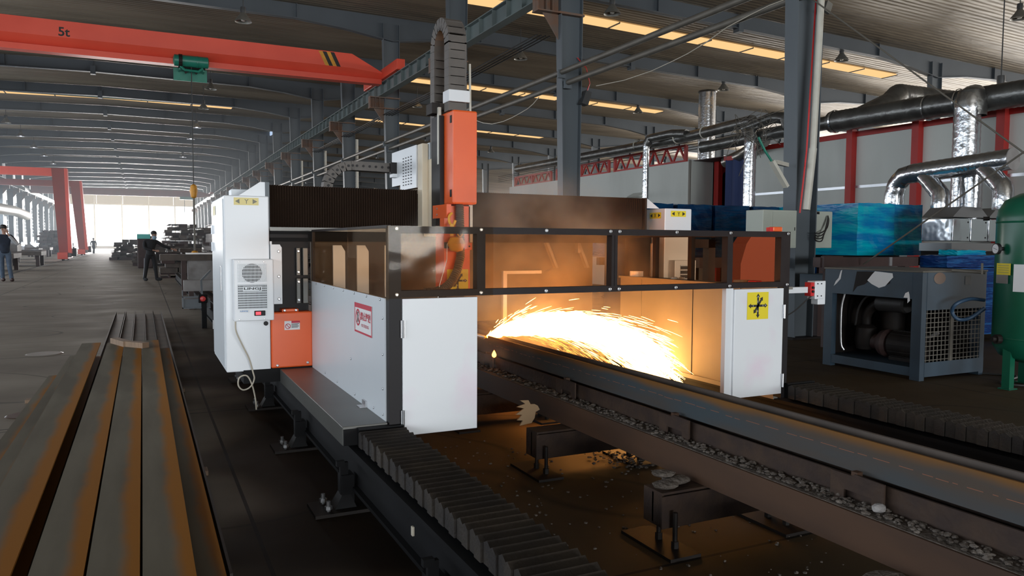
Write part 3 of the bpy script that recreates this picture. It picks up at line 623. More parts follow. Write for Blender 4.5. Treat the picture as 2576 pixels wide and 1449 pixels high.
# ================================================================== BEAM STOCK, LEFT FOREGROUND
def hb(name, x, y0, y1, ztop, bf, h, m, lab, x1=None, lie=False, group='flat laid H beams'):
    x1 = x if x1 is None else x1; mb = MB()
    if lie: mb.hbeam((x, y0, ztop-bf/2), (x1, y1, ztop-bf/2), bf, h, .012, .009, True)
    else: mb.hbeam((x, y0, ztop-h/2), (x1, y1, ztop-h/2), bf, h, .012, .009)
    # extra cuts along the length keep the strip straight but give the skin detail
    return tag(mb.build(name, m), lab, 'steel beam', group)
hb('steel_h_beam', -.535, .9, 9.95, .32, .19, .17, 'millbeam', 'grey H beam with rusty right edge, leftmost wide one left of the widest gap', x1=-.552)
hb('steel_h_beam', -.300, .9, 9.9, .32, .175, .17, 'millbeam', 'grey H beam with rusty right edge, just right of the widest gap')
hb('steel_h_beam', -.118, .9, 9.9, .32, .170, .17, 'millbeam', 'grey H beam under the bent timber, third wide one from the left')
hb('steel_h_beam', .062, .9, 9.95, .32, .172, .17, 'millbeam', 'grey H beam with rusty edge, fourth wide one from the left')
hb('steel_h_beam', .185, .9, 9.4, .288, .13, .14, 'millbeam', 'lower narrow H beam along the right side of the pile')
hb('steel_h_beam', -.70, .9, 9.3, .27, .12, .12, 'millbeam', 'narrow low beam along the left side of the pile', x1=-.66)
hb('steel_h_beam', -.83, .9, 8.2, .24, .10, .10, 'millbeam', 'lowest dull beam at the far left edge of the pile', x1=-.76)
for i, x in enumerate((-.40, -.235, -.075, .085, .225)):
    hb('steel_h_beam', x, 3.2, 16.2-.25*(i == 4), .155, .12, .155, 'pile', 'rusty trough-lying H beam emerging behind the timber, %s from the left' % ORD[i+1], lie=True, group='rusty trough beams under the pile')
for y in (2.2, 5.2, 8.2):
    tag(MB().bbox(-1.0, .35, y-.05, y+.05, 0, .034, .005).build('timber_sleeper', 'wood'), 'timber sleeper under the beam pile, %s' % {2.2: 'nearest the camera', 5.2: 'at its middle', 8.2: 'at its far end'}[y], 'timber', 'sleepers under the beam pile')
t = thing('timber_block', 'bent pale timber lying across the flat H beams', 'timber', (-.1, 10, .32))
a, b, c = Vector((-.36, 11.0, .355)), Vector((-.15, 9.95, .355)), Vector((.0, 9.62, .355))
MB().bar((-.315, 9.85, .35), (-.175, 9.45, .35), .085, .06).build('timber_piece', 'wood', t)
MB().bar((-.19, 9.5, .349), (.01, 9.25, .349), .085, .06).build('timber_piece', 'wood', t)
for px, py, r, lab in ((112, 890, .22, 'pale oval drain cover in the aisle floor, farther one'), (60, 1045, .14, 'rusty oval drain cover in the aisle floor, nearer one')):
    p = at(px, py, 'z', 0)
    tag(MB().lathe([(0, .006), (r*.9, .006), (r, 0)], (p.x, p.y, 0), 24).build('drain_cover', mat('cover_%d' % px, (.42, .40, .36) if px > 100 else (.10, .07, .055), .35, .3)), lab, 'drain cover')

# ================================================================== MACHINE BED
def bed(s, xc, name):
    t = thing('machine_rail', 'dark steel floor rail carrying the %s foot of the cutting gantry' % name, 'machine rail', (xc, .5, 0), 'machine rails')
    x0, x1 = (xc-.17, xc+.17)
    mb = MB().box(x0, x1, -.5, 30, .315, .34).box(x0, x1, -.5, 30, .11, .13).box(x0+.03, x0+.045, -.5, 30, .13, .315).box(x1-.045, x1-.03, -.5, 30, .13, .315)
    mb.build('rail_girder', 'rail', t)
    MB().box(xc-.05, xc+.05, -.5, 30, .34, .36).build('rail_head', 'darkiron', t)
    for i, y in enumerate((1.35, 2.75, 4.2, 5.6, 7.1, 8.6)):
        xo = x0-.04 if s < 0 else x1+.04
        MB().box(xo-.1-(.08 if s < 0 else 0), xo+.18-(0 if s < 0 else .08), y-.12, y+.12, 0, .018).build('foot_plate', 'darkiron', t)
        p = MB().box(min(xo, xo-s*.03)-.02, max(xo, xo-s*.03)+.02, y-.05, y+.05, .018, .2)
        p.hexa([(xo-.06, y-.06, .018), (xo+.06, y-.06, .018), (xo+.06, y+.06, .018), (xo-.06, y+.06, .018), (xo-.02, y-.05, .09), (xo+.03, y-.05, .09), (xo+.03, y+.05, .09), (xo-.02, y+.05, .09)])
        p.box(xo-.025, xo+.02, y-.035, y-.01, .09, .27).box(xo-.045, xo+.0, y-.04, y-.01, .25, .28)
        p.build('levelling_bracket', 'rail', t)
        for dx, dy in ((-.1, -.07), (-.1, .07)):
            MB().cyl((xo+dx, y+dy, .018), (xo+dx, y+dy, .075), .012, 8).cyl((xo+dx, y+dy, .03), (xo+dx, y+dy, .048), .022, 6).build('anchor_bolt', 'stud', t)
    MB().bbox(.99, 1.0, 2.98, 3.0, .27, .31, .002).build('cable_tie', 'cable', t) if s < 0 else None
bed(-1, 1.2, 'left'); bed(1, 4.42, 'right')

def pleats(x0, x1, ya, yb, z0, z1, n, lab):
    t = thing('rail_bellows', lab, 'bellows cover', ((x0+x1)/2, (ya+yb)/2, z0), 'pleated rail covers')
    mb = MB(); d = (yb-ya)/n
    for i in range(n):
        y = ya+i*d; w_ = .007*(i % 2)+random.uniform(-.002, .002)
        mb.prism([(y, z0), (y+d*.92, z0), (y+d*.92, z1-.012), (y+d*.45, z1+.004), (y, z1-.014)], 'x', x0-w_, x1+w_)
    mb.build('pleats', 'pleat', t)
    return t
t = pleats(1.065, 1.315, .6, 4.12, .362, .45, 56, 'dusty pleated steel bellows over the left machine rail')
MB().box(1.06, 1.32, 4.12, 4.16, .362, .46).build('end_plate', 'rail', t)
t = pleats(4.275, 4.54, .9, 4.12, .362, .46, 50, 'dusty pleated steel bellows over the right machine rail')
MB().box(4.27, 4.545, 4.12, 4.16, .362, .47).build('end_plate', 'rail', t)

# cross stands and long beams of the cutting table
def stand(y, lab):
    t = thing('cross_stand', lab, 'stand', (2.7, y, 0), 'cross stands under the cutting table')
    MB().box(2.27, 3.35, y-.075, y+.075, .262, .274).box(2.27, 3.35, y-.075, y+.075, .1, .112).box(2.27, 3.35, y-.006, y+.006, .112, .262).box(2.27, 2.28, y-.075, y+.075, .112, .262).build('stand_beam', 'stand', t)
    MB().box(2.26, 3.2, y-.09, y-.08, .1, .26).build('face_plate', 'stand', t)
    for x in (2.29, 3.02):
        MB().box(x-.09, x+.09, y-.24, y+.17, 0, .016).build('foot_plate', 'darkiron', t)
        for dy in (-.13, .0):
            MB().cyl((x+.02, y+dy, .016), (x+.02, y+dy, .19 if x < 2.5 else .12), .012, 8).cyl((x+.02, y+dy, .016), (x+.02, y+dy, .05), .02, 6).build('threaded_rod', 'darkiron', t)
    return t
for y, lab in ((1.75, 'rusty cross stand nearest the camera, cut by the bottom edge'), (3.05, 'rusty cross stand with slag chunks on top, second nearest'), (4.37, 'rusty cross stand below the jagged scrap plate'), (5.7, 'rusty cross stand inside the enclosure beneath the cut')): stand(y, lab)
def longbeam(name, y0, y1, x, z0, z1, d, m, lab, rustline=None):
    t = thing(name, lab, 'steel beam', (x, y0, z0))
    MB().box(x, x+.012, y0, y1, z0, z1).box(x+d-.012, x+d, y0, y1, z0, z1).box(x+.012, x+d-.012, y0, y1, (z0+z1)/2-.006, (z0+z1)/2+.006).build('h_section', m, t)
    return t
longbeam('table_beam', .6, 14, 2.53, .277, .43, .1, 'brownsteel', 'front brown rusted long beam of the cutting table')
longbeam('table_beam', .6, 14, 2.665, .277, .53, .16, 'stand', 'tall brown long beam below the blue workpiece')
t = thing('work_beam', 'blue-grey H beam workpiece being cut, lying on its side', 'steel beam', (2.7, .8, .537))
o = MB().box(2.70, 2.712, .8, 13, .537, .685).build('near_flange', 'workface', t); 
MB().box(2.712, 2.812, .8, 13, .605, .615).build('web', 'brownsteel', t)
MB().box(2.812, 2.828, .8, 13, .537, .687).build('far_flange', 'pile', t)
# chalk/rust dashes along the workpiece face
mb = MB(); y = 1.2
while y < 6: l_ = random.uniform(.02, .1); z = .615+random.uniform(-.004, .004); mb.box(2.699, 2.7, y, y+l_, z, z+.0025); y += l_+random.uniform(.01, .06)
mb.build('rust_line', mat('rust_dash', (.28, .11, .06), .7), t)
for i, y in enumerate((2.15, 3.35, 4.55, 5.9)):
    tt = thing('clamp_bracket', 'notched flat steel bracket beside the table beam, %s from the camera' % ORD[i+1], 'bracket', (2.62, y, .43), 'notched table brackets')
    flat([[(-.13, 0), (-.075, 0), (-.075, .045), (.06, .045), (.06, 0), (.13, 0), (.13, .11), (.02, .11), (.01, .12), (-.13, .115)]], (2.625, y, .432), (0, 1, 0), (0, 0, 1), 'stand', tt, 'bracket_plate', 0, .01)
    MB().box(2.63, 2.662, y+.0, y+.03, .5, .56).build('lug', 'brownsteel', tt)
# slag strip and crumbs
def rubble(n, fx, m, rmin, rmax, flatn=.6):
    mb = MB()
    for _ in range(n):
        c = fx(); r = random.uniform(rmin, rmax)
        bm = bmesh.new(); bmesh.ops.create_icosphere(bm, subdivisions=1, radius=r)
        for v in bm.verts: v.co = Vector((v.co.x*random.uniform(.6, 1.4), v.co.y*random.uniform(.6, 1.4), v.co.z*flatn*random.uniform(.6, 1.2)))
        bmesh.ops.translate(bm, vec=c, verts=bm.verts); mb.frombm(bm)
    return mb
mb = rubble(900, lambda: Vector((random.uniform(2.56, 2.65), random.uniform(.8, 7), .435+random.uniform(0, .01))), None, .006, .017)
mb.box(2.545, 2.662, .8, 7.5, .424, .432)
tag(mb.build('slag_strip', 'slag'), 'strip of grey slag rubble between the two long table beams', 'slag', kind='stuff')
def fl():
    y = random.uniform(1.6, 5.2); x = random.uniform(1.5, 3.6); return Vector((x, y, .003))
tag(rubble(420, fl, None, .003, .012).build('floor_slag', 'slag'), 'scattered slag crumbs on the floor under the cutting table', 'slag', kind='stuff')
tag(rubble(140, lambda: Vector((2.95+random.gauss(0, .1), 4.3+random.gauss(0, .12), .018)), None, .004, .014).build('slag_heap', 'slag'), 'small heap of pale slag by the right foot of the third stand', 'slag', kind='stuff')
for i, (x, y, z, s_, lab) in enumerate(((2.33, 3.03, .285, .055, 'thin slag slab lying on the second stand, left one'), (2.42, 3.06, .292, .06, 'thick slag slab lying on the second stand, right one'), (2.36, 3.09, .322, .05, 'topmost slag slab on the second stand'), (2.36, 1.8, .29, .07, 'dark slag slab on the nearest stand'), (2.60, 2.02, .45, .024, 'white fluffy slag lump on the slag strip beside the nearest bracket'), (1.72, 4.62, .02, .028, 'pale round slag lump on the floor near the left door, bigger'), (1.70, 4.5, .012, .018, 'pale round slag lump on the floor near the left door, smaller'))):
    bm = bmesh.new(); bmesh.ops.create_icosphere(bm, subdivisions=2, radius=s_)
    for v in bm.verts: v.co = Vector((v.co.x*random.uniform(.9, 1.15)*1.3, v.co.y*random.uniform(.9, 1.15), v.co.z*(.35 if i < 4 else .8)*random.uniform(.85, 1.1)))
    bmesh.ops.translate(bm, vec=(x, y, z+.01), verts=bm.verts)
    tag(MB().frombm(bm).build('slag_chunk', 'slag' if i != 4 else 'concrete'), lab, 'slag chunk', 'loose slag chunks')
pg = [(0, 0)]
J = [(-.02, .16), (.03, .13), (-.05, .12), (.02, .10), (-.06, .07), (.0, .06), (-.045, .03), (.01, .02), (-.02, -.01), (.09, -.01), (.12, .02), (.13, .06), (.17, .07), (.15, .10), (.12, .115), (.08, .12), (.06, .15)]
t = thing('scrap_plate', 'jagged torch-cut scrap plate standing on the third cross stand', 'scrap', (2.2, 4.5, .28))
flat([J], (2.26, 4.5, .29), (.9, .3, 0), (0, 0, 1), mat('scorched_plate', (.42, .28, .16), .6), t, 'jagged_plate', 0, .008)
p = at(1243, 894, 'x', 2.62)
tag(MB().lathe([(0, -.02), (.016, -.01), (.02, .005), (.010, .03), (0, .045)], tuple(p), 12).build('glowing_drip', glow('glowing_drip_metal', (1, .30, .05), 10), smooth=True), 'glowing orange drip of molten metal below the cut', 'molten metal')

# ================================================================== GANTRY ENCLOSURE
XL, XR, YF, YB = 1.245, 4.29, 4.18, 6.3
E = thing('machine_enclosure', 'white and black guard enclosure with amber windows around the cutting area', 'machine guard', ((XL+XR)/2, YF, .4))
ZT, ZM = 1.59, 1.185
fr = MB()
fr.box(XL, XR, YF-.03, YF+.03, 1.55, ZT).box(XL, XR, YF-.03, YF+.03, ZM, ZM+.038)
for x0, x1 in ((XL, 1.315), (1.783, 1.838), (2.731, 2.752), (2.755, 2.776), (3.697, 3.745), (4.2, XR)): fr.box(x0, x1, YF-.03, YF+.03, ZM+.038, 1.55)
fr.build('window_frame', 'frame', E)
MB().box(XL, 1.318, YF-.028, YF+.05, .40, ZM).build('corner_post', 'black', E); MB().box(4.238, XR, YF-.028, YF+.05, .36, ZM).build('corner_post', 'black', E)
MB().box(XL+.05, XR-.02, YF+.032, YF+.036, ZM, ZT-.01).build('amber_window', 'amberglass', E)
MB().box(XL-.004, XL+.64, YF-.04, YF-.0365, ZM-.005, ZT+.002).build('clear_film', 'clearglass', E)
bolts([(x, YF-.03, z) for x in (1.29, 1.81, 2.25, 2.72, 2.79, 3.25, 3.72, 4.265) for z in (1.575, ZM+.016)], .012, (0, -1, 0), E)
# left side
mb = MB().box(XL-.008, XL+.012, YF+.03, YB, .465, 1.178); mb.build('side_panel', 'whitegrey', E)
MB().box(XL-.003, XL+.003, YF-.03, YB, 1.178, ZT).build('side_window', 'amberglass', E)
MB().box(XL-.006, XL-.003, YF-.03, YF+.9, 1.17, ZT+.002).build('clear_film', 'clearglass', E)
MB().box(XL-.004, XL+.02, YF, YB, ZT-.012, ZT+.005).build('top_rail', 'frame', E)
MB().box(XL-.004, XL+.02, YB-.02, YB, 1.178, ZT).build('window_post', 'frame', E)
bolts([(XL-.008, y, z) for y in (4.3, 4.6, 4.9, 5.2, 5.5, 5.8, 6.1) for z in (1.165,)]+[(XL-.008, 4.25, z) for z in (1.06, .85, .65, .5)]+[(XL-.008, y, .5) for y in (4.45, 4.9, 5.4, 5.8)]+[(XL-.008, 5.0, .72)], .008, (-1, 0, 0), E)
t = E
sg = flat(rect(0, 0, .41, .19), (XL-.0085, 4.88, .92), (0, -1, 0), (0, 0, 1), 'paper', E, 'warning_sign', .001, .002)
flat([rect(0, 0, .41, .012), rect(0, .012, .01, .16), rect(.4, .012, .41, .16), rect(0, .16, .41, .19)], (XL-.0085, 4.88, .92), (0, -1, 0), (0, 0, 1), 'inkred', sg, 'sign_border', .0035)
O = (XL-.0085, 4.88, .92)
flat(ring(.085, .098, .042, .054)+[[(.045, .135), (.052, .14), (.127, .062), (.12, .056)]], O, (0, -1, 0), (0, 0, 1), 'inkred', sg, 'prohibition_ring', .0035)
flat([ring(.088, .128, 0, .008, 8)[i] for i in range(8)]+[[(.08, .12), (.095, .115), (.09, .09), (.078, .095)], [(.08, .095), (.088, .095), (.072, .065), (.064, .068)], [(.086, .095), (.094, .09), (.108, .075), (.1, .07)]], O, (0, -1, 0), (0, 0, 1), 'ink', sg, 'striding_figure', .0045)
text('禁止跨越', .055, (XL-.012, 4.88-.15, .92+.085), (0, -1, 0), (0, 0, 1), 'inkred', sg, 'lettering', .02, width=.235)
text('NO STRIDING', .02, (XL-.012, 4.88-.17, .92+.045), (0, -1, 0), (0, 0, 1), 'inkred', sg, 'lettering', .01, width=.17)
# right side: inner lower panels, shelf, window posts
mb = MB(); ys = (4.24, 4.62, 4.95, 5.2, 5.6, 5.95, 6.3)
for i, (a, b) in enumerate(zip(ys, ys[1:])): mb.box(XR-.03-(.006 if i % 2 else 0), XR-.01, a+.002, b-.002, .37, 1.16)
mb.build('side_panel', 'brownpanel', E, label='sooty inner guard panels lit by the sparks')
MB().box(XR-.05, XR-.005, YF+.05, YB, .335, .37).build('bottom_rail', 'brownpanel', E)
MB().box(XR-.06, XR+.10, YF+.03, YB, 1.16, 1.18).build('shelf', 'brownpanel', E)
for y in (4.83, 5.27, 5.78, 6.28): MB().box(XR-.02, XR+.02, y-.025, y+.025, 1.18, 1.555).build('window_post', 'frame', E)
MB().box(XR-.02, XR+.02, YF, YB, 1.555, ZT).build('top_rail', 'frame', E)
MB().box(XR-.003, XR+.003, YF, YB, 1.18, 1.555).build('side_window', 'amberglass', E)
# doors
def door(x0, x1, z0, hx, name):
    d = MB().bbox(x0, x1, YF-.035, YF-.0, z0, ZM-.008, .003).build(name, mat('white_door_%d' % int(x0*10), (.80, .82, .84), .35, col2=(.82, .62, .74), scale=2.6, amt=.55, lo=.55, hi=.75), E)
    for z in (ZM-.18, z0+.1):
        MB().cyl((hx, YF-.045, z-.05), (hx, YF-.045, z+.05), .008, 8).box(hx-.012, hx+.012, YF-.043, YF-.036, z-.05, z+.05).build('hinge', 'stud', d)
    return d
dl = door(1.322, 1.785, .388, 1.322, 'door'); dr = door(3.768, 4.232, .395, 4.234, 'door')
MB().box(3.70, 3.766, YF-.02, YF+.02, .40, ZM).build('door_jamb', 'white', E)
# yellow axis label
def axis_label(org, right, up, w_, h_, parent, par_m='yellow'):
    s = flat(rect(0, 0, w_, h_), org, right, up, par_m, parent, 'axis_label', .001, .001)
    cx, cy_ = w_*.5, h_*.5; a = w_*.04; hd = w_*.085
    def arrow(x0, y0, x1, y1):
        dx, dy = x1-x0, y1-y0; l = math.hypot(dx, dy); dx /= l; dy /= l; nx, ny = -dy, dx; q = hd*1.4; xm, ym = x1-dx*q, y1-dy*q
        return [[(x0+nx*a, y0+ny*a), (x0-nx*a, y0-ny*a), (xm-nx*a, ym-ny*a), (xm+nx*a, ym+ny*a)], [(xm+nx*hd, ym+ny*hd), (xm-nx*hd, ym-ny*hd), (x1, y1)]]
    P = []
    for e in ((cx, h_*.95), (cx, h_*.05), (w_*.95, cy_), (w_*.05, cy_), (cx+w_*.22, h_*.82), (cx-w_*.2, h_*.22)): P += arrow(cx, cy_, *e)
    flat(P, org, right, up, 'ink', s, 'axis_arrows', .0022)
    R = Vector(right); U = Vector(up); n = R.cross(U)
    for ch, x, y in (('Z', .45, .62), ('Y', .7, .465), ('Y', .24, .465), ('X', .45, .27), ('+', .46, .8), ('+', .82, .475)):
        text(ch, h_*.065, Vector(org)+R*(w_*x)+U*(h_*y)+n*.0028, right, up, 'paper', s)
    return s
axis_label((3.882, YF-.036, .957), (1, 0, 0), (0, 0, 1), .2, .196, dr)
# back guard plate and white inner frame
MB().box(1.32, 4.2, 6.74, 6.76, .74, 1.6).build('back_panel', mat('sooty_back_guard', (.10, .085, .065), .6, col2=(.06, .05, .04), scale=2, amt=.7), E)
MB().box(3.14, 3.18, 6.66, 6.7, .60, 1.225).box(3.18, 3.56, 6.66, 6.7, 1.195, 1.225).build('inner_frame', 'white', E)
mb = MB()
for x in (3.72, 4.08): mb.prism([(x-.17, 1.56), (x-.14, 1.56), (x, 1.25), (x-.03, 1.25)], 'y', 6.6, 6.66)
mb.box(3.94, 3.97, 6.6, 6.66, 1.4, 1.5).build('brace', 'brownpanel', E)
# items on the shelf
def small(name, mb, m, lab, cat, sm=False): return tag(mb.build(name, m, smooth=sm), lab, cat)
p = at(1597, 692, 'x', XR); small('tape_roll', MB().lathe([(.03, 0), (.065, 0), (.065, .05), (.03, .05), (.03, 0)], (XR+.02, p.y, 1.18), 24), 'paper', 'white tape roll standing on the shelf behind the windows', 'tape roll')
p = at(1702, 700, 'x', XR); small('crumpled_rag', rubble(5, lambda: Vector((XR+random.uniform(-.01, .04), p.y+random.uniform(-.05, .05), 1.19)), None, .015, .03), 'whitecloth', 'crumpled pale rag on the shelf behind the windows', 'rag')
p = at(1855, 700, 'x', XR); small('wood_offcut', MB().bar((XR, 4.72, 1.195), (XR+.03, 4.6, 1.2), .05, .03), 'wood', 'short wood offcut on the shelf in the rightmost window', 'wood offcut')
small('red_pliers', MB().bbox(XR-.02, XR+.04, 4.46, 4.56, 1.18, 1.215, .008), 'redplastic', 'red tool handle on the shelf in the rightmost window', 'tool')
small('metal_chain_heap', rubble(30, lambda: Vector((XR+random.uniform(-.02, .05), random.uniform(4.3, 4.43), 1.19)), None, .006, .012), 'stud', 'small heap of shiny metal bits on the shelf in the rightmost window', 'metal bits')
small('yellow_box', MB().bbox(3.99, 4.05, 6.05, 6.1, 1.18, 1.21, .004), 'hook', 'tiny yellow-lit box near the middle window post', 'small box') if False else None
t = thing('warning_beacon', 'small orange beacon on the right end of the enclosure top', 'beacon', (4.2, YF, ZT))
MB().bbox(4.13, 4.22, YF-.02, YF+.03, ZT+.001, ZT+.035, .006).build('lens', 'orange', t); MB().box(4.1, 4.14, YF-.015, YF+.02, ZT+.001, ZT+.03).build('lens_end', 'redplastic', t)
# control pendant on arm at right
t = thing('control_box', 'white and red push-button box on an arm right of the enclosure', 'control box', (4.7, 4.3, 1.03))
MB().box(4.30, 4.62, 4.28, 4.33, 1.125, 1.17).build('arm', 'white', t)
MB().bbox(4.665, 4.76, 4.25, 4.33, 1.075, 1.215, .005).bbox(4.72, 4.80, 4.27, 4.34, 1.03, 1.215, .005).build('housing', 'white', t)
MB().box(4.63, 4.667, 4.26, 4.32, 1.1, 1.205).build('switch_face', 'redplastic', t)
for z in (1.135, 1.165): MB().cyl((4.648, 4.25, z), (4.648, 4.262, z), .01, 10).build('button', 'black', t)
bolts([(4.69, 4.25, 1.195), (4.73, 4.25, 1.195), (4.69, 4.25, 1.1), (4.73, 4.25, 1.1)], .005, (0, -1, 0), t, 'screw', 'black')
MB().soft([(4.66, 4.28, 1.1), (4.62, 4.3, 1.06), (4.56, 4.35, .98), (4.5, 4.4, .93)], .005, 6).build('cable', 'rubber', t)

# ================================================================== GANTRY MACHINE
G = thing('cutting_gantry', 'cutting machine gantry with black bellows cross-beam and orange foot cover', 'cutting machine', (2.8, 6.5, .34))
MB().box(1.0, 4.5, 6.52, 6.92, 1.5, 1.93).build('cross_beam', 'rail', G)
MB().box(.93, 4.6, 6.40, 6.52, 1.585, 1.615).build('beam_ledge', 'cover', G)
mb = MB()
def fold(x0, x1, n, y0, dy, z0, z1):
    d = (x1-x0)/n; m_ = MB()
    for i in range(n):
        x = x0+i*d
        m_.add([(x, y0, z0), (x+d/2, y0-dy, z0), (x+d, y0, z0), (x, y0, z1), (x+d/2, y0-dy, z1+.004), (x+d, y0, z1), (x, y0+.08, z0), (x+d, y0+.08, z0), (x, y0+.08, z1), (x+d, y0+.08, z1)],
               [(0, 1, 4, 3), (1, 2, 5, 4), (3, 4, 5, 9, 8), (0, 6, 7, 2, 1)])
    return m_
fold(.93, 2.2, 62, 6.46, .03, 1.615, 1.955).build('left_bellows', 'bellow', G)
fold(2.45, 4.605, 96, 6.46, .03, 1.615, 1.955).build('right_bellows', 'bellow', G)
MB().box(.90, .93, 6.40, 6.95, 1.6, 1.975).build('beam_end_plate', 'column', G); MB().box(4.605, 4.63, 6.40, 6.95, 1.6, 1.96).build('beam_end_plate', 'bellow', G)
# left leg, recesses, straps
MB().box(.93, 1.235, 6.42, 6.9, .92, 1.585).build('left_leg', 'black', G); MB().box(4.45, 4.76, 6.5, 6.9, .45, 1.585).build('right_leg', 'black', G)
MB().box(.93, 1.24, 6.36, 6.42, 1.50, 1.53).box(.93, 1.24, 6.38, 6.42, 1.56, 1.585).build('leg_flange', 'rail', G)
mb = MB().prism([(.915, 1.0), (1.0, 1.0), (1.0, 1.45), (.985, 1.475), (.915, 1.475)], 'y', 6.27, 6.31); mb.box(.915, .93, 6.31, 6.42, .93, 1.5); mb.build('white_side_cover', 'white', G)
bolts([(.975, 6.27, z) for z in (1.42, 1.22, 1.04)], .012, (0, -1, 0), G)
for z0, z1 in ((1.22, 1.45), (.99, 1.2)):
    MB().bbox(1.13, 1.165, 6.37, 6.40, z0, z1, .006).bbox(1.18, 1.225, 6.36, 6.42, z0, z1, .006).build('leg_strap', 'cover', G)
    bolts([(1.148, 6.368, z0+.03), (1.148, 6.368, z1-.03)], .013, (0, -1, 0), G)
# orange foot cover
fc = MB().bbox(.913, 1.243, 6.3, 6.95, .478, .93, .012).build('foot_cover', 'orange', G)
MB().bbox(1.0, 1.13, 6.295, 6.42, .932, .955, .004).build('cover_lug', 'orange', G)
bolts([(.96, 6.3, .5), (1.2, 6.3, .51), (1.02, 6.295, .944), (1.11, 6.295, .944)], .011, (0, -1, 0), G)
s = flat(rect(0, 0, .122, .072), (1.018, 6.299, .785), (1, 0, 0), (0, 0, 1), 'paper', fc, 'caution_label', .001, .001)
flat([rect(.055, .055, .122, .072)]+ring(.027, .03, .017, .022, 20)+[[(.014, .042), (.018, .045), (.041, .018), (.037, .015)]], (1.018, 6.297, .785), (1, 0, 0), (0, 0, 1), 'inkred', s, 'label_print', .001)
flat([rect(.055, .045-.009*i, .115-.01*(i % 2), .049-.009*i) for i in range(4)], (1.018, 6.297, .785), (1, 0, 0), (0, 0, 1), 'ink', s, 'text_lines', .001)
MB().box(.7, 1.245, 6.3, 7.3, .37, .478).build('carriage_base', 'rail', G)
# cover box over left rail
cb = MB().bbox(.98, 1.24, 4.17, 6.3, .362, .47, .004).build('rail_cover_box', 'cover', G)
MB().box(.985, 1.06, 4.155, 4.172, .365, .455).build('cover_end', 'rail', G)
MB().box(1.19, 1.237, 4.6, 4.68, .471, .476).box(1.225, 1.237, 4.6, 4.68, .476, .51).build('latch', 'stud', G)
# AC control cabinet, left
Cb = thing('control_cabinet', 'tall white electrical cabinet with air-conditioner on the left of the gantry', 'cabinet', (.74, 6.8, .47))
MB().bbox(.575, .91, 6.302, 7.42, .468, 1.856, .008).build('cabinet_body', 'white', Cb)
MB().box(.567, .575, 6.36, 7.36, .50, 1.83).build('cabinet_door', 'whitegrey', Cb)
MB().bbox(.558, .567, 6.5, 6.54, 1.1, 1.3, .003).build('door_handle', 'stud', Cb)
for z in (1.6, 1.45, .75): MB().cyl((.566, 7.3, z-.04), (.566, 7.3, z+.04), .012, 8).build('hinge', 'stud', Cb)
flat([rect(0, 0, .1, .08), rect(.13, 0, .23, .08)], (.566, 7.2, 1.72), (0, -1, 0), (0, 0, 1), 'paleyellow', Cb, 'side_label')
ac = MB().bbox(.627, .925, 6.2, 6.302, .878, 1.36, .008).build('air_conditioner', 'white', Cb)
mb = MB(); mb.box(.655, .87, 6.197, 6.2005, 1.18, 1.325)
g = MB().box(.655, .87, 6.196, 6.199, .972, 1.165).build('vent_grille', 'grille', ac)
g2 = MB().cyl((.762, 6.1985, 1.252), (.762, 6.195, 1.252), .074, 28).build('fan_opening', 'grille', ac)
mb = MB()
for i in range(6): z = 1.182+i*.026; mb.box(.655, .87, 6.191, 6.194, z, z+.004)
for i in range(22): x = .657+i*.01; mb.box(x, x+.0035, 6.1915, 6.1945, 1.182, 1.325)
mb.build('fan_grille_wires', 'whitegrey', ac)
mb = MB()
for i in range(11): z = .972+i*.0185; mb.box(.655, .87, 6.192, 6.196, z, z+.006)
for i in range(24): x = .656+i*.0093; mb.box(x, x+.003, 6.193, 6.196, .972, 1.165)
mb.build('vent_louvres', 'whitegrey', ac)
flat(rect(0, 0, .14, .036), (.692, 6.190, 1.112), (1, 0, 0), (0, 0, 1), 'whitegrey', ac, 'nameplate', .001, .001)
text('LINGJ', .024, (.70, 6.188, 1.118), (1, 0, 0), (0, 0, 1), 'ink', ac, 'lettering', .02, width=.125)
flat(rect(0, 0, .07, .024), (.667, 6.199, .945), (1, 0, 0), (0, 0, 1), 'paper', ac, 'small_label'); text('LINGJ', .013, (.672, 6.196, .95), (1, 0, 0), (0, 0, 1), 'blueink', ac, 'lettering', .02, width=.055)
dd = MB().bbox(.775, .858, 6.190, 6.2, .918, .958, .004).build('thermostat_display', 'black', ac)
MB().box(.785, .823, 6.188, 6.190, .926, .950).build('led_digits', 'led', ac)
bolts([(.665, 6.2, 1.34), (.85, 6.2, 1.34), (.665, 6.2, .892), (.85, 6.2, .892)], .006, (0, -1, 0), ac, 'screw')
MB().cyl((.875, 6.305, .845), (.875, 6.294, .845), .018, 20).build('key_lock', 'black', Cb)
s = flat(rect(0, 0, .185, .058), (.647, 6.3015, 1.782), (1, 0, 0), (0, 0, 1), 'paleyellow', Cb, 'axis_label')
flat([[(.01, .029), (.042, .048), (.042, .01)], [(.175, .029), (.14, .048), (.14, .01)]], (.647, 6.3005, 1.782), (1, 0, 0), (0, 0, 1), 'inkgrey', s, 'arrow_print', .002)
text('Y', .036, (.647+.078, 6.298, 1.793), (1, 0, 0), (0, 0, 1), 'inkgrey', s)
MB().prism([(.69, 1.857), (.9, 1.857), (.9, 1.975), (.86, 1.975)], 'y', 6.42, 6.44).build('top_gusset', 'white', Cb)
MB().bbox(.67, .86, 6.7, 6.9, 1.857, 1.93, .004).build('cable_duct', 'whitegrey', Cb)
P = [(.635, 6.2, .878), (.64, 6.2, .80), (.69, 6.22, .68), (.735, 6.24, .58), (.765, 6.26, .47), (.775, 6.26, .41), (.745, 6.26, .35), (.69, 6.26, .33), (.655, 6.26, .37), (.665, 6.26, .43), (.72, 6.26, .44), (.76, 6.27, .36), (.785, 6.28, .24), (.79, 6.28, .16)]
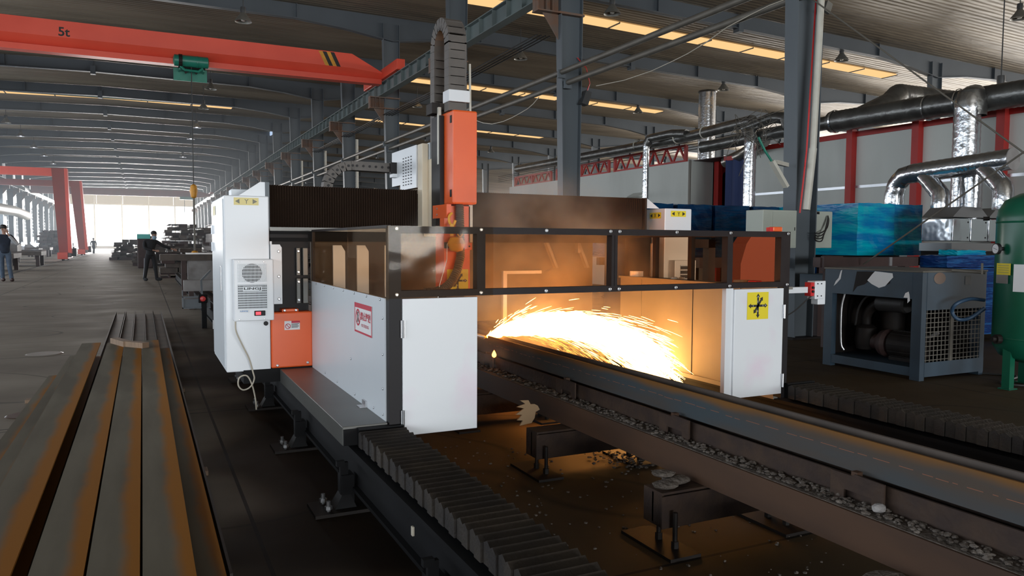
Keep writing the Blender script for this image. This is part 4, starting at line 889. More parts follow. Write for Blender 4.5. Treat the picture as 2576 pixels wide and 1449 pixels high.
MB().soft(P, .006, 8).build('drain_hose', 'cable', Cb, True)
# right cabinet
Cr = thing('control_cabinet', 'white electrical cabinet with yellow X and Y labels on the right of the gantry', 'cabinet', (4.95, 6.8, .47))
MB().bbox(4.78, 5.12, 6.3, 7.4, .468, 1.856, .008).build('cabinet_body', 'white', Cr)
ac = MB().bbox(4.84, 5.11, 6.2, 6.302, .878, 1.33, .008).build('air_conditioner', 'white', Cr)
MB().box(4.91, 5.09, 6.196, 6.2, 1.0, 1.28).build('vent_grille', 'grille', ac)
mb = MB()
for i in range(7): z = 1.0+i*.045; mb.box(4.905, 5.095, 6.19, 6.196, z, z+.012)
mb.build('vent_louvres', 'whitegrey', ac)
MB().box(4.63, 4.66, 6.3, 6.33, 1.15, 1.5).build('side_trim', 'white', Cr)
s = flat(rect(0, 0, .19, .062), (4.779, 6.55, 1.755), (0, -1, 0), (0, 0, 1), 'yellow', Cr, 'axis_label')
flat([[(.01, .031), (.045, .05), (.045, .012)], [(.18, .031), (.145, .05), (.145, .012)]], (4.777, 6.55, 1.755), (0, -1, 0), (0, 0, 1), 'ink', s, 'arrow_print', .001); text('X', .04, (4.775, 6.55-.075, 1.766), (0, -1, 0), (0, 0, 1), 'ink', s)
s = flat(rect(0, 0, .19, .06), (4.855, 6.2995, 1.773), (1, 0, 0), (0, 0, 1), 'yellow', Cr, 'axis_label')
flat([[(.01, .03), (.045, .05), (.045, .01)], [(.18, .03), (.145, .05), (.145, .01)]], (4.855, 6.298, 1.773), (1, 0, 0), (0, 0, 1), 'ink', s, 'arrow_print', .001); text('Y', .038, (4.855+.08, 6.296, 1.784), (1, 0, 0), (0, 0, 1), 'ink', s)
MB().prism([(4.64, 1.857), (4.64, 1.96), (4.80, 1.857)], 'y', 6.42, 6.44).build('top_gusset', 'white', Cr)

# head carriage and orange Z axis
H = thing('torch_carriage', 'orange vertical cutting head with sooty extraction hose on the gantry', 'cutting head', (2.36, 6.0, .65))
MB().bbox(2.19, 2.245, 6.3, 6.42, 1.58, 2.352, .004).build('carriage_plate', 'cream', H)
MB().bbox(2.245, 2.32, 6.22, 6.42, 1.55, 2.215, .004).build('slide_plate', 'cream', H)
MB().bbox(2.25, 2.31, 6.28, 6.36, 2.215, 2.36, .003).build('slide_top', 'whitegrey', H)
for z in (1.99, 2.14): MB().bbox(2.262, 2.30, 6.2, 6.222, z, z+.045, .004).build('clamp_block', 'stud', H)
wb = MB().box(2.182, 2.24, 6.44, 6.9, 1.98, 2.352).box(2.182, 2.24, 6.9, 7.16, 2.03, 2.352).build('electrical_box', 'white', H)
mb = MB()
for i in range(4):
    for j in range(10): y = 6.80-i*.075; z = 2.26-j*.027; mb.box(2.179, 2.1825, y-.014, y+.014, z, z+.010)
mb.build('vent_slot', 'grille', wb)
oc = MB().bbox(2.28, 2.494, 5.8, 6.18, 1.812, 2.572, .015).build('head_cover', 'orange', H)
for z in (2.47, 1.87): MB().bbox(2.275, 2.281, 5.83, 5.865, z, z+.06, .002).build('cover_latch', 'black', oc)
MB().box(2.24, 2.275, 6.0, 6.2, 1.62, 2.55).build('z_guide', 'black', H)
MB().box(2.24, 2.47, 5.9, 6.1, 1.08, 1.80).build('z_column', 'orange', H)
MB().box(2.46, 2.495, 5.9, 6.0, 1.5, 1.81).build('lit_column_edge', 'cream', H)  # lit side of the column, its light put into the cream colour
MB().box(2.235, 2.262, 5.83, 6.16, 1.70, 1.81).box(2.262, 2.275, 5.83, 5.87, 1.70, 1.81).build('side_bracket', 'orange', H)
bolts([(2.234, 6.05, 1.78), (2.234, 6.05, 1.73)], .009, (-1, 0, 0), H)
MB().bbox(2.325, 2.465, 5.84, 5.9, 1.437, 1.497, .005).build('hose_clamp', 'orange', H); bolts([(2.35, 5.84, 1.467), (2.44, 5.84, 1.467)], .008, (0, -1, 0), H, 'bolt', 'black')
MB().box(2.24, 2.33, 5.89, 5.9, 1.45, 1.5).build('clamp_gap', 'black', H)
P = [(2.36, 5.86, 1.81), (2.365, 5.86, 1.6), (2.37, 5.86, 1.47), (2.365, 5.85, 1.38), (2.33, 5.83, 1.27), (2.27, 5.80, 1.18), (2.19, 5.77, 1.125), (2.10, 5.74, 1.10), (2.0, 5.72, 1.10)]
pts = []; rr = []
for a, b in zip(P, P[1:]):
    a, b = Vector(a), Vector(b); nn = max(2, int((b-a).length/.009))
    for i in range(nn): pts.append(a.lerp(b, i/nn)); rr.append(.038 if len(rr) % 2 else .032)
MB().tube(pts, rr, 14).build('extraction_hose', 'corrhose', H, True)
axis_label((2.265, 5.899, 1.085), (1, 0, 0), (0, 0, 1), .19, .19, H)
MB().box(2.28, 2.44, 5.95, 6.15, .86, 1.08).build('torch_block', 'darkiron', H)
MB().bar((2.40, 6.05, .9), (2.56, 6.06, .72), .05).cyl((2.54, 6.06, .715), (2.67, 6.06, .672), .018, 12).build('torch', 'steel', H)
MB().lathe([(.018, 0), (.008, .03), (.006, .035)], (2.665, 6.06, .672), 12, 'x').build('nozzle', 'hook', H)
# vertical energy chain (loop in the y-z plane) and mounting
ec = []; x0, x1 = 2.268, 2.425; Yf_, Yb_ = 5.92, 6.26; R_ = .17; ym = (Yf_+Yb_)/2; ztop = 3.34-R_-.05
path = [(Yf_, z) for z in [2.573+i*.07 for i in range(9)]]+[(ym-R_*math.cos(a), ztop+R_*1.15*math.sin(a)) for a in [PI*i/10 for i in range(11)]]+[(Yb_, z) for z in [3.05-i*.07 for i in range(14)]]
mb = MB(); th = .05
for (ya, za), (yb, zb) in zip(path, path[1:]):
    d = Vector((0, yb-ya, zb-za)); L_ = d.length
    if L_ < .01: continue
    d.normalize(); nn_ = Vector((0, -d.z, d.y))*th; A_ = Vector((0, ya, za)); B_ = Vector((0, yb, zb)); e = d*.004
    for xa, xb, k in ((x0, x0+.016, 1.), (x1-.016, x1, 1.), (x0+.016, x1-.016, .93)):
        q_ = [A_+d*.001-nn_*k, B_-nn_*k, B_+nn_*k, A_+d*.001+nn_*k] if k == 1 else None
        if q_: mb.hexa([(xa, v.y, v.z) for v in q_]+[(xb, v.y, v.z) for v in q_])
    for sg_ in (-1, 1):
        q_ = [A_+d*.005+nn_*sg_*.80, B_-d*.001+nn_*sg_*.80, B_-d*.001+nn_*sg_*.985, A_+d*.005+nn_*sg_*.985]
        mb.hexa([(x0+.016, v.y, v.z) for v in q_]+[(x1-.016, v.y, v.z) for v in q_])
mb.build('vertical_energy_chain', 'chainp', H)
MB().bbox(2.262, 2.446, 5.845, 5.99, 2.645, 2.74, .004).build('chain_clamp', 'white', H)
MB().cyl((2.463, 5.88, 2.572), (2.466, 5.9, 2.97), .010, 8).build('guide_rod', 'pvc', H)
MB().box(2.235, 2.26, 6.02, 6.05, 2.15, 2.62).build('back_rod', 'pvc', H)
MB().bbox(2.19, 2.26, 6.05, 6.2, 2.57, 2.66, .004).build('sensor_box', 'darkiron', H)
# yellow rigging hook hung on the head
t = thing('rigging_hook', 'yellow lifting hook and chain hoist hanging in front of the orange column', 'hook', (2.31, 5.8, 1.45))
a = at(1140, 545, 'y', 5.8)
MB().soft([(a.x-.01, 5.8, a.z+.03), (a.x-.035, 5.8, a.z), (a.x-.03, 5.8, a.z-.05), (a.x, 5.8, a.z-.07), (a.x+.02, 5.8, a.z-.03)], .011, 8).build('hook', 'hook', t, True)
MB().tube([(a.x-.01, 5.8, a.z-.06), (a.x-.01, 5.8, a.z-.16)], .018, 8).tube([(a.x+.06+.02*math.cos(q), 5.8, a.z-.14+.02*math.sin(q)) for q in [i*PI/5 for i in range(11)]], .006, 6).build('shackle', 'hook', t, True)
MB().lathe([(0, -.07), (.05, -.055), (.075, 0), (.05, .05), (0, .06)], (a.x+.02, 5.78, a.z-.22), 14).build('hoist_body', 'hook', t, True)
MB().tube([(a.x-.06, 5.78, a.z-.22), (a.x-.07, 5.76, a.z-.35), (a.x-.14, 5.74, a.z-.55), (a.x-.17, 5.72, a.z-.72)], .003, 5).build('chain', 'stud', t)
# horizontal energy chain behind the bellows
t = thing('energy_chain', 'black horizontal energy chain curving down behind the left bellows', 'energy chain', (1.9, 7.1, 1.93))
path = [(2.26, 2.20)]+[(2.26-.06*i, 2.20+.0007*i) for i in range(1, 9)]+[(1.76-.22*math.sin(q), 1.985+.22*math.cos(q)) for q in [PI/2*i/6 for i in range(7)]]+[(1.54, 1.92), (1.54, 1.86)]
mb = MB(); mo = MB()
for (xa, za), (xb, zb) in zip(path, path[1:]):
    d = Vector((xb-xa, 0, zb-za)).normalized(); nn_ = Vector((-d.z, 0, d.x))*.042
    mb.hexa([(v.x, y, v.z) for y in (7.04, 7.16) for v in (Vector((xa, 0, za))-nn_, Vector((xb, 0, zb))-nn_, Vector((xb, 0, zb))+nn_, Vector((xa, 0, za))+nn_)])
    MB().cyl(((xa+xb)/2, 7.034, (za+zb)/2), ((xa+xb)/2, 7.04, (za+zb)/2), .012, 8).build('link_pin', 'black', t)
mb.build('chain_links', 'chainp', t)
MB().box(2.12, 2.27, 7.0, 7.03, 2.145, 2.25).build('end_bracket', 'black', t); MB().bbox(2.14, 2.25, 7.0, 7.1, 2.11, 2.145, .004).build('bracket_foot', 'white', t)

# ================================================================== RIGHT SIDE
# ivory switch boxes on the big column
t = thing('switch_box', 'ivory steel switch box left of the nearest big column', 'electrical box', (8.45, 8.4, 1.44), 'ivory switch boxes')
MB().bbox(8.13, 8.80, 8.4, 8.75, 1.44, 2.0, .01).build('box_body', 'boxcream', t)
MB().bbox(8.32, 8.775, 8.385, 8.4, 1.47, 1.97, .004).build('box_door', 'boxcream', t); MB().bbox(8.74, 8.75, 8.378, 8.387, 1.7, 1.75, .002).build('lock', 'black', t)
t = thing('switch_box', 'ivory cable box with looping black cables right of the nearest big column', 'electrical box', (9.85, 8.9, 1.44), 'ivory switch boxes')
MB().bbox(9.63, 10.11, 8.9, 9.1, 1.44, 2.03, .01).build('box_body', 'boxcream', t)
MB().box(9.60, 9.85, 8.89, 8.9, 1.44, 1.99).build('box_plate', 'boxcream', t); MB().box(9.63, 9.8, 8.885, 8.89, 1.98, 2.02).build('gland_slot', 'black', t)
for i in range(4):
    MB().soft([(9.97, 8.87, 1.96), (9.96-.01*i, 8.84, 1.88), (9.88-.02*i, 8.8, 1.76-.03*i), (9.75, 8.78, 1.69-.045*i), (9.62, 8.76, 1.67-.04*i), (9.55, 8.74, 1.68-.03*i)], .010, 6).build('cable_loop', 'rubber', t, True)
# booth with red frame
t = thing('paint_booth', 'long off-white panelled booth with red steel frame and top beam', 'booth', (14.9, 12, 0))
MB().box(14.9, 15.0, 5, 15.9, 0, 3.98).build('booth_wall', 'booth', t)
MB().box(14.86, 15.0, 5, 15.9, 3.98, 4.1).build('top_beam', 'red', t)
for y in (5.5, 7.3, 9.12, 10.9, 12.57, 14.3): MB().box(14.74, 14.9, y-.08, y+.08, 0, 4.14).build('frame_post', 'red', t)
MB().box(14.885, 14.9, 5, 15.9, 2.80, 2.86).build('joint_strip', 'stud', t)
for y in (9.12, 12.57): MB().box(14.9, 16.5, y-.06, y+.06, 4.0, 4.12).build('cross_beam', 'red', t)
t = thing('paint_booth', 'farther pale booth section with truss on its roof, left of the dark doorway', 'booth', (14.9, 24, 0))
MB().box(14.9, 15.0, 18.45, 31, 0, 3.98).box(14.9, 15.75, 18.4, 18.5, 0, 3.99).build('booth_wall', 'booth', t)
MB().box(14.885, 14.905, 18.4, 18.5, 0, 4.02).build('corner_strip', 'rod', t)
MB().box(14.85, 14.895, 20.6, 21.3, 2.0, 3.2).prism([(14.895, 3.2), (14.55, 3.02), (14.895, 3.0)], 'y', 20.6, 21.3).build('vent_hatch', 'booth', t)
MB().box(15.7, 15.86, 18.1, 18.3, 0, 4.05).build('door_post', 'red', t); MB().box(16.4, 16.55, 17.6, 17.8, 0, 3.4).build('door_post', 'red', t)
MB().prism([(15.86, 3.98), (16.3, 3.98), (15.86, 3.55)], 'y', 18.15, 18.25).build('corner_brace', 'red', t)
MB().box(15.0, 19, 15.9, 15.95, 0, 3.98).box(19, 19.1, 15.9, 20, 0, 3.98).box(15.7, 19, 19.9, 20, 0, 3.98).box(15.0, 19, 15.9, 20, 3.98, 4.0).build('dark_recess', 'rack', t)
t = thing('curtain', 'dark blue curtain hanging in the booth opening', 'curtain', (14.88, 16.4, 2.1))
mb = MB(); N = 10
for i in range(N):
    y0, y1 = 15.85+i*.095, 15.85+(i+1)*.095; d0, d1 = .04*math.sin(i*1.7), .04*math.sin((i+1)*1.7); zb = 2.1 if i < 7 else 2.5
    mb.hexa([(14.86+d0, y0, zb), (14.88+d0, y0, zb), (14.88+d1, y1, zb), (14.86+d1, y1, zb), (14.86+d0, y0, 3.85), (14.88+d0, y0, 3.85), (14.88+d1, y1, 3.85), (14.86+d1, y1, 3.85)])
mb.build('cloth', 'curtain', t); MB().box(14.84, 14.9, 15.8, 16.9, 3.83, 3.95).build('curtain_rail', 'red', t)
for i, (y0, y1, zb, zt) in enumerate(((18.9, 22.8, 4.0, 4.5), (23.2, 27, 4.0, 4.45), (27.5, 30.8, 4.0, 4.4))):
    mb = MB().bar((15.1, y0, zt), (15.1, y1, zt), .07).bar((15.1, y0, zb+.03), (15.1, y1, zb+.03), .07); N = 6; yy = y0
    for j in range(N):
        ya = y0+(y1-y0)*j/N; yb = y0+(y1-y0)*(j+1)/N; mb.bar((15.1, ya, zb), (15.1, (ya+yb)/2, zt), .05).bar((15.1, (ya+yb)/2, zt), (15.1, yb, zb), .05)
    for yv in (y0, (y0+y1)/2, y1): mb.bar((15.1, yv, zb), (15.1, yv, zt), .09)
    tag(mb.build('roof_truss', 'red'), 'small red lattice truss on the far booth roof, %s from the right' % ORD[i+1], 'truss', 'red trusses on the booth')
# ducts
def duct(path, r, m='duct', ring_every=None):
    # spiral ribs as slight radius changes
    pts, rr = [], []
    P = [Vector(p) for p in path]
    for a, b in zip(P, P[1:]):
        n_ = max(2, int((b-a).length/.06))
        for i in range(n_): pts.append(a.lerp(b, i/n_)); rr.append(r*(1.0 if len(rr) % 2 else .972))
    pts.append(P[-1]); rr.append(r)
    return MB().tube(pts, rr, 18)
def arc(c, r, a0, a1, u, v, n=8):
    c, u, v = Vector(c), Vector(u), Vector(v); return [c+u*(r*math.cos(a0+(a1-a0)*i/n))+v*(r*math.sin(a0+(a1-a0)*i/n)) for i in range(n+1)]
t = thing('main_duct', 'long dusty foil exhaust duct running above the booth wall', 'duct', (14.2, 14, 4.2))
duct([(14.15, 5, 4.15), (14.2, 12.6, 4.28)], .24).build('large_section', 'duct', t, True)
duct([(14.2, 12.6, 4.28), (14.3, 16.8, 4.22), (14.2, 17.1, 4.2)], .16).build('small_section', 'duct', t, True)
MB().lathe([(.245, -.03), (.262, 0), (.245, .03)], (14.2, 12.5, 4.28), 20, 'y').build('joint_collar', 'silver', t, True)
duct([(14.4, 14.9, 4.15), (14.9, 16.2, 3.95), (15.2, 17.2, 3.85)], .17).build('branch', 'duct', t, True)
for y, r in ((7.6, .25), (10.2, .25), (9.55, .25)): MB().lathe([(r, -.015), (r+.012, 0), (r, .015)], (14.17, y, 4.23), 20, 'y').build('clamp_ring', 'silver', t, True)
t = thing('duct_drop', 'large silver vertical duct with elbow dropping from the main duct', 'duct', (13.85, 9.15, 1.6))
duct([(13.8, 9.15, 1.6), (13.8, 9.15, 4.0)]+[Vector(v) for v in arc((14.0, 9.15, 4.05), .2, PI, PI/2, (1, 0, 0), (0, 0, 1), 5)], .23).build('vertical_duct', 'silver', t, True)
MB().lathe([(.26, -.26), (.27, 0), (.22, .2), (.1, .27), (0, .28)], (13.9, 9.15, 4.15), 18).build('elbow_cap', 'duct', t, True)
p = at(1888, 520, 'x', 13.9); q_ = at(1905, 350, 'x', 13.9)
t = thing('duct_drop', 'narrow silver vertical duct left of the nearest big column', 'duct', (13.9, p.y, 1.5))
duct([(13.9, 14.86, 1.3), (13.9, 14.86, 4.1), (13.95, 14.9, 4.3), (14.1, 15.2, 4.45)], .155).build('vertical_duct', 'silver', t, True)
duct([(14.0, 15.2, 4.45), (14.1, 14.3, 4.62), (14.1, 13.9, 4.55), (14.1, 13.8, 4.3)], .14).build('bend', 'duct', t, True)
t = thing('duct_drop', 'slim silver vertical duct beside the far booth section', 'duct', (13.9, 19.3, 1.6))
duct([(13.9, 19.3, 1.6), (13.9, 19.3, 4.5)], .10).build('vertical_duct', 'silver', t, True)
duct([(13.9, 19.3, 4.5), (13.95, 19.2, 4.68), (14.1, 18.3, 4.72), (14.15, 17.7, 4.65)], .13).build('elbow', 'duct', t, True)
t = thing('upper_duct', 'dark slim exhaust duct running over the far booth section', 'duct', (14.3, 20, 4.5))
duct([(14.0, 14.9, 4.62), (14.3, 18.1, 4.58), (14.4, 21, 4.6)], .15).build('near_section', 'duct', t, True)
duct([(14.2, 19.6, 4.55), (14.3, 29, 4.6)], .15).build('far_section', 'duct', t, True)
for y in (15.6, 17.0, 18.2, 20.2): MB().lathe([(.15, -.02), (.175, 0), (.15, .02)], (14.2, y, 4.6), 16, 'y').build('clamp_ring', 'pvc', t, True)
t = thing('roof_stack', 'thick galvanised vertical stack rising to the roof behind the booths', 'duct', (26.9, 32, 3.5))
duct([(26.9, 32, 3.3), (26.9, 32, roofz(26.9)-.8)], .45).build('stack_pipe', 'silver', t, True); MB().lathe([(.46, 0), (.5, .05), (.46, .1)], (26.9, 32, roofz(26.9)-.9), 20).build('collar', 'duct', t)
t = thing('cross_duct', 'short dusty duct crossing behind the main duct under the roof', 'duct', (18, 13, 4.9))
duct([(14.6, 12.1, 4.35), (15.6, 12.2, 4.75), (16.0, 12.3, 5.0), (16.6, 12.3, 5.0), (18.6, 11.9, 4.9)], .26).build('duct_pipe', 'duct', t, True)
# silver manifold with three drops
t = thing('duct_manifold', 'shiny silver duct manifold with three bent drops above the blue crates', 'duct', (11, 7.5, 2.6))
XM = 12.4; A_ = at(2295, 437, 'x', XM); B_ = at(2548, 400, 'x', XM)
duct([A_, B_], .175).build('header', 'silver', t, True); MB().cyl(B_, B_+(B_-A_).normalized()*.01, .178, 20).build('end_cap', 'concrete', t)
duct([Vector((XM+.02, A_.y+.36, 1.5)), Vector((XM, A_.y+.35, A_.z-.36)), Vector((XM, A_.y+.30, A_.z-.17)), Vector((XM, A_.y+.16, A_.z-.03)), A_], .168).build('drop', 'silver', t, True)
for px in (2350, 2500):
    a = at(px-25, 440-(px-2350)*.13, 'x', XM); c = Vector((XM-.15, a.y-.42, a.z-.36))
    duct([a, a.lerp(c, .5), c, c+Vector((-.02, -.02, -.12)), Vector((c.x-.03, c.y-.02, 2.06))], .148).build('drop', 'silver', t, True)
t = thing('duct_drop', 'silver vertical duct behind the manifold reaching the steel hoods', 'duct', (12.6, 8.1, 1.5)); duct([(12.7, 8.3, 1.6), (12.7, 8.3, 2.75)], .17).build('vertical_duct', 'silver', t, True)
# polished hood boxes
t = thing('filter_unit', 'row of polished stainless filter boxes under the silver ducts', 'filter unit', (12, 7.8, 1.5))
p0 = at(2318, 548, 'y', 8.1)
for i in range(4):
    x = 12.1+.02+i*.53-.6
mb = MB()
for i in range(4):
    x0 = 11.75+i*.46; MB().bbox(x0, x0+.43, 7.95, 8.5, 1.56, 1.93, .012).build('filter_door', mat('polished_%d' % i, (.75, .78, .8), .12, .95, bump=.6, bscale=3), t)
    bolts([(x0+.37, 7.95, 1.87), (x0+.37, 7.95, 1.62)], .014, (0, -1, 0), t, 'latch', 'black')
for i in range(2):
    x0 = 11.75+i*.92; MB().prism([(x0-.02, 1.95), (x0+.90, 1.95), (x0+.68, 2.12), (x0+.2, 2.12)], 'y', 7.95, 8.5).build('hood_top', 'steel', t)
MB().box(11.7, 13.6, 7.93, 8.5, 1.40, 1.53).build('lower_channel', 'steel', t)
MB().box(11.75, 13.5, 8.0, 8.5, 0, 1.4).build('base', 'darkiron', t)
# crates
def crate(x0, x1, y0, y1, z0, z1, m, lab, grp):
    bm = bmesh.new(); bmesh.ops.create_cube(bm, size=1); bmesh.ops.subdivide_edges(bm, edges=bm.edges, cuts=6, use_grid_fill=True)
    for v in bm.verts:
        c = v.co; v.co = Vector(((x0+x1)/2+c.x*(x1-x0)+random.uniform(-.007, .007), (y0+y1)/2+c.y*(y1-y0)+random.uniform(-.007, .007), (z0+z1)/2+c.z*(z1-z0)+(random.uniform(-.01, .01) if c.z > .4 else 0)))
    return tag(MB().frombm(bm).build('wrapped_crate', m, smooth=False), lab, 'wrapped crate', grp)
g = 'crates wrapped in blue film'
crate(11.0, 11.92, 9.15, 11.6, 1.31, 2.21, 'film_b', 'bright blue film-wrapped crate with long turquoise side, right of the big column', g)
crate(11.97, 12.72, 9.2, 10.6, 1.31, 2.21, 'film_b', 'bright blue film-wrapped crate beside the silver filter boxes', g)
for x0, x1, lab in ((7.5, 8.45, 'leftmost dark blue wrapped crate behind the right cabinet'), (8.55, 9.32, 'dark blue wrapped crate, second from left behind the enclosure'), (9.40, 10.22, 'dark blue wrapped crate, third from left behind the enclosure'), (10.3, 10.95, 'dark blue wrapped crate just left of the big column')):
    crate(x0, x1, 10.9, 12.1, 1.25, 2.2, 'film_d', lab, g)
crate(9.6, 10.9, 8.95, 9.9, .75, 1.18, 'film_d', 'low dark teal wrapped pack below the bright crates', g)
def pack(x0, x1, y0, y1, z0, z1, lab): return crate(x0, x1, y0, y1, z0, z1, 'film_w', lab, 'long parts wrapped in wrinkled blue film')
pack(10.7, 12.4, 7.45, 7.85, .1, 1.15, 'big wrinkled blue wrapped bundle between compressor and green tank'); pack(10.9, 12.4, 7.45, 7.9, 1.16, 1.34, 'flat wrinkled blue bundle on top of the big one')
crate(11.2, 11.9, 7.5, 7.8, 1.345, 1.42, 'film_b', 'small turquoise wrapped piece on top of the wrinkled bundles', g)
t = thing('storage_rack', 'rust-brown steel rack carrying the blue wrapped crates', 'rack', (10.5, 9, 0))
MB().box(7.4, 13, 8.9, 9.0, 1.14, 1.29).box(7.4, 13, 10.9, 11, 1.1, 1.24).build('rack_beam', 'rack', t)
for x in (9.9, 12.9): 
    for y in (8.9, 12.0): MB().box(x-.06, x+.06, y, y+.12, 0, 1.14).build('rack_leg', 'rack', t)
MB().box(7.5, 7.62, 10.9, 11.02, 0, 1.1).build('rack_leg', 'rack', t)
MB().box(9.0, 9.55, 8.0, 8.5, .80, 1.05).build('rack_shelf', 'slate', t)
for y in (9.7, 10.5, 11.4): MB().box(10.9, 12.8, y, y+.1, 1.24, 1.305).build('cross_bar', 'rack', t)
MB().box(7.5, 11, 11.8, 11.9, 1.1, 1.24).build('rack_beam', 'rack', t)
t = thing('steel_channel', 'rust-brown channel lying behind the compressor with silver tape on it', 'steel beam', (10, 7.9, 1.12))
MB().box(8.7, 10.8, 7.85, 7.98, 1.17, 1.31).build('channel', 'rack', t); MB().box(8.72, 9.1, 7.8, 7.86, 1.12, 1.33).build('end_plate', 'rack', t)
MB().box(10.13, 10.19, 7.835, 7.85, 1.18, 1.31).build('tape', 'stud', t); MB().box(8.9, 9.0, 7.85, 7.98, 0, 1.17).build('trestle_leg', 'rack', t); MB().box(10.5, 10.6, 7.85, 7.98, 0, 1.17).build('trestle_leg', 'rack', t)
# compressor
K = thing('screw_compressor', 'open slate-blue screw compressor with peeling paint at right', 'compressor', (8.2, 6.15, 0))
cx0, cx1, cy0, cy1, H_ = 7.65, 8.76, 5.5, 6.82, 1.215
fr = MB()
for x, y in ((cx0, cy0), (cx0, cy1-.12), (cx1-.08, cy0), (cx1-.08, cy1-.12)): fr.box(x, x+.08, y, y+.12 if y != cy0 else y+.12, .0, H_-.02)
fr.box(cx0+.006, cx1-.006, cy0+.006, cy1-.006, .04, .14)
fr.build('frame', 'slate', K)
MB().bbox(cx0-.01, cx1+.01, cy0-.01, cy1+.01, H_-.02, H_, .004).build('top_cover', 'rod', K)
MB().box(cx0-.002, cx0+.02, cy0+.12, cy1-.12, .90, H_-.02).build('upper_panel', 'slate', K)
MB().box(cx0+.08, cx1, cy0-.002, cy0+.02, .78, H_-.02).build('end_panel', 'slate', K); MB().box(cx0+.08, cx1, cy0-.002, cy0+.02, .04, .2).build('end_panel', 'slate', K)
mb = MB()
for i in range(16): x = cx0+.1+i*.065; mb.box(x, x+.008, cy0+.004, cy0+.012, .2, .78)
for i in range(11): z = .22+i*.052; mb.box(cx0+.08, cx1-.08, cy0+.002, cy0+.010, z, z+.008)
mb.box(cx0+.50, cx0+.54, cy0-.002, cy0+.01, .2, .78); mb.build('mesh_guard', 'rod', K)
MB().box(cx0+.05, cx1-.05, cy1-.05, cy1-.03, .1, H_-.03).build('back_panel', 'darkiron', K)
MB().box(cx1-.04, cx1-.02, cy0+.05, cy1-.05, .1, H_-.03).build('rear_panel', 'darkiron', K)
def patch(pts): return [(a, b) for a, b in pts]
flat([patch([(.30, .05), (.36, .12), (.46, .15), (.53, .2), (.6, .17), (.7, .185), (.76, .16), (.80, .18), (.81, .30), (.5, .305), (.35, .30)])], (cx0-.002, cy1-.12-.0, .88), (0, -1, 0), (0, 0, 1), 'darkiron', K, 'scorched_patch', .001, .001)
flat([patch([(.50, .20), (.56, .16), (.66, .12), (.74, .145), (.80, .21), (.84, .25), (.83, .295), (.6, .31), (.56, .27)])], (cx0-.002, cy1-.12-.0, .88), (0, -1, 0), (0, 0, 1), 'paper', K, 'bare_patch', .003, .001)
flat([patch([(.02, .11), (.05, .17), (.09, .21), (.12, .30), (.14, .31), (.12, .2), (.06, .14)])], (cx0-.002, cy1-.12-.0, .88), (0, -1, 0), (0, 0, 1), 'paper', K, 'bare_patch', .003, .001)
flat([patch([(.98, .03), (1.0, .08), (1.04, .1), (1.05, .07), (1.06, .0), (1.03, -.03), (1.03, .03)])], (cx0-.002, cy1-.12, .88), (0, -1, 0), (0, 0, 1), 'paper', K, 'bare_patch', .003, .001)
flat([[(.2+.1*math.cos(a), .3+.065*math.sin(a)) for a in [i*PI/8 for i in range(16)]]], (cx0+.08, cy0-.002, .83), (1, 0, 0), (0, 0, 1), 'rustpaint', K, 'rust_stain', .001)
flat(rect(0, 0, .1, .1), (cx0+.72, cy0-.002, 1.05), (1, 0, 0), (0, 0, 1), 'concrete', K, 'torn_label', .001)
MB().cyl((8.0, 5.95, .80), (8.0, 6.3, .80), .10, 20).lathe([(.1, 0), (.09, -.03), (0, -.035)], (8.0, 5.95, .8), 20, 'y').build('air_filter', 'rubber', K, True)
MB().cyl((8.05, 5.75, .32), (8.05, 6.12, .32), .16, 22).build('motor', 'darkiron', K, True)
mb = MB()
for i in range(14): a = i*PI/7; mb.bar((8.05+.165*math.cos(a), 5.78, .32+.165*math.sin(a)), (8.05+.165*math.cos(a), 6.1, .32+.165*math.sin(a)), .02, .006)
mb.build('motor_fins', 'darkiron', K)
MB().box(7.95, 8.15, 5.7, 6.12, .13, .18).build('motor_foot', 'darkiron', K)
MB().lathe([(0, 0), (.14, .01), (.17, .05), (.15, .12), (.09, .18), (.1, .24), (.06, .28)], (8.03, 6.14, .32), 20, 'y').build('coupling_housing', 'rack', K, True)
MB().lathe([(0, 0), (.11, .0), (.13, .1), (.12, .26), (.07, .3), (0, .31)], (8.0, 6.48, .22), 18).build('screw_block', 'darkiron', K, True)
MB().soft([(8.0, 6.48, .5), (8.0, 6.48, .62), (8.0, 6.42, .72), (8.0, 6.3, .8)], .055, 12).build('intake_elbow', 'darkiron', K, True)
MB().cyl((8.3, 6.35, .14), (8.3, 6.35, .85), .14, 18).build('oil_separator', 'darkiron', K, True)
MB().soft([(7.75, 6.6, .9), (7.72, 6.62, .7), (7.73, 6.62, .3), (7.76, 6.6, .2)], .012, 8).build('metal_pipe', 'steel', K, True)
MB().soft([(8.0, 6.3, .9), (7.95, 6.45, .86), (7.93, 6.55, .7), (7.95, 6.6, .5)], .014, 8).build('oil_hose', 'rubber', K, True)
MB().soft([(8.1, 5.9, .46), (8.12, 5.75, .44), (8.12, 5.62, .5)], .02, 8).build('oil_hose', 'concrete', K, True)
MB().bbox(8.0, 8.12, 6.0, 6.4, .90, .99, .01).build('valve_block', 'darkiron', K)
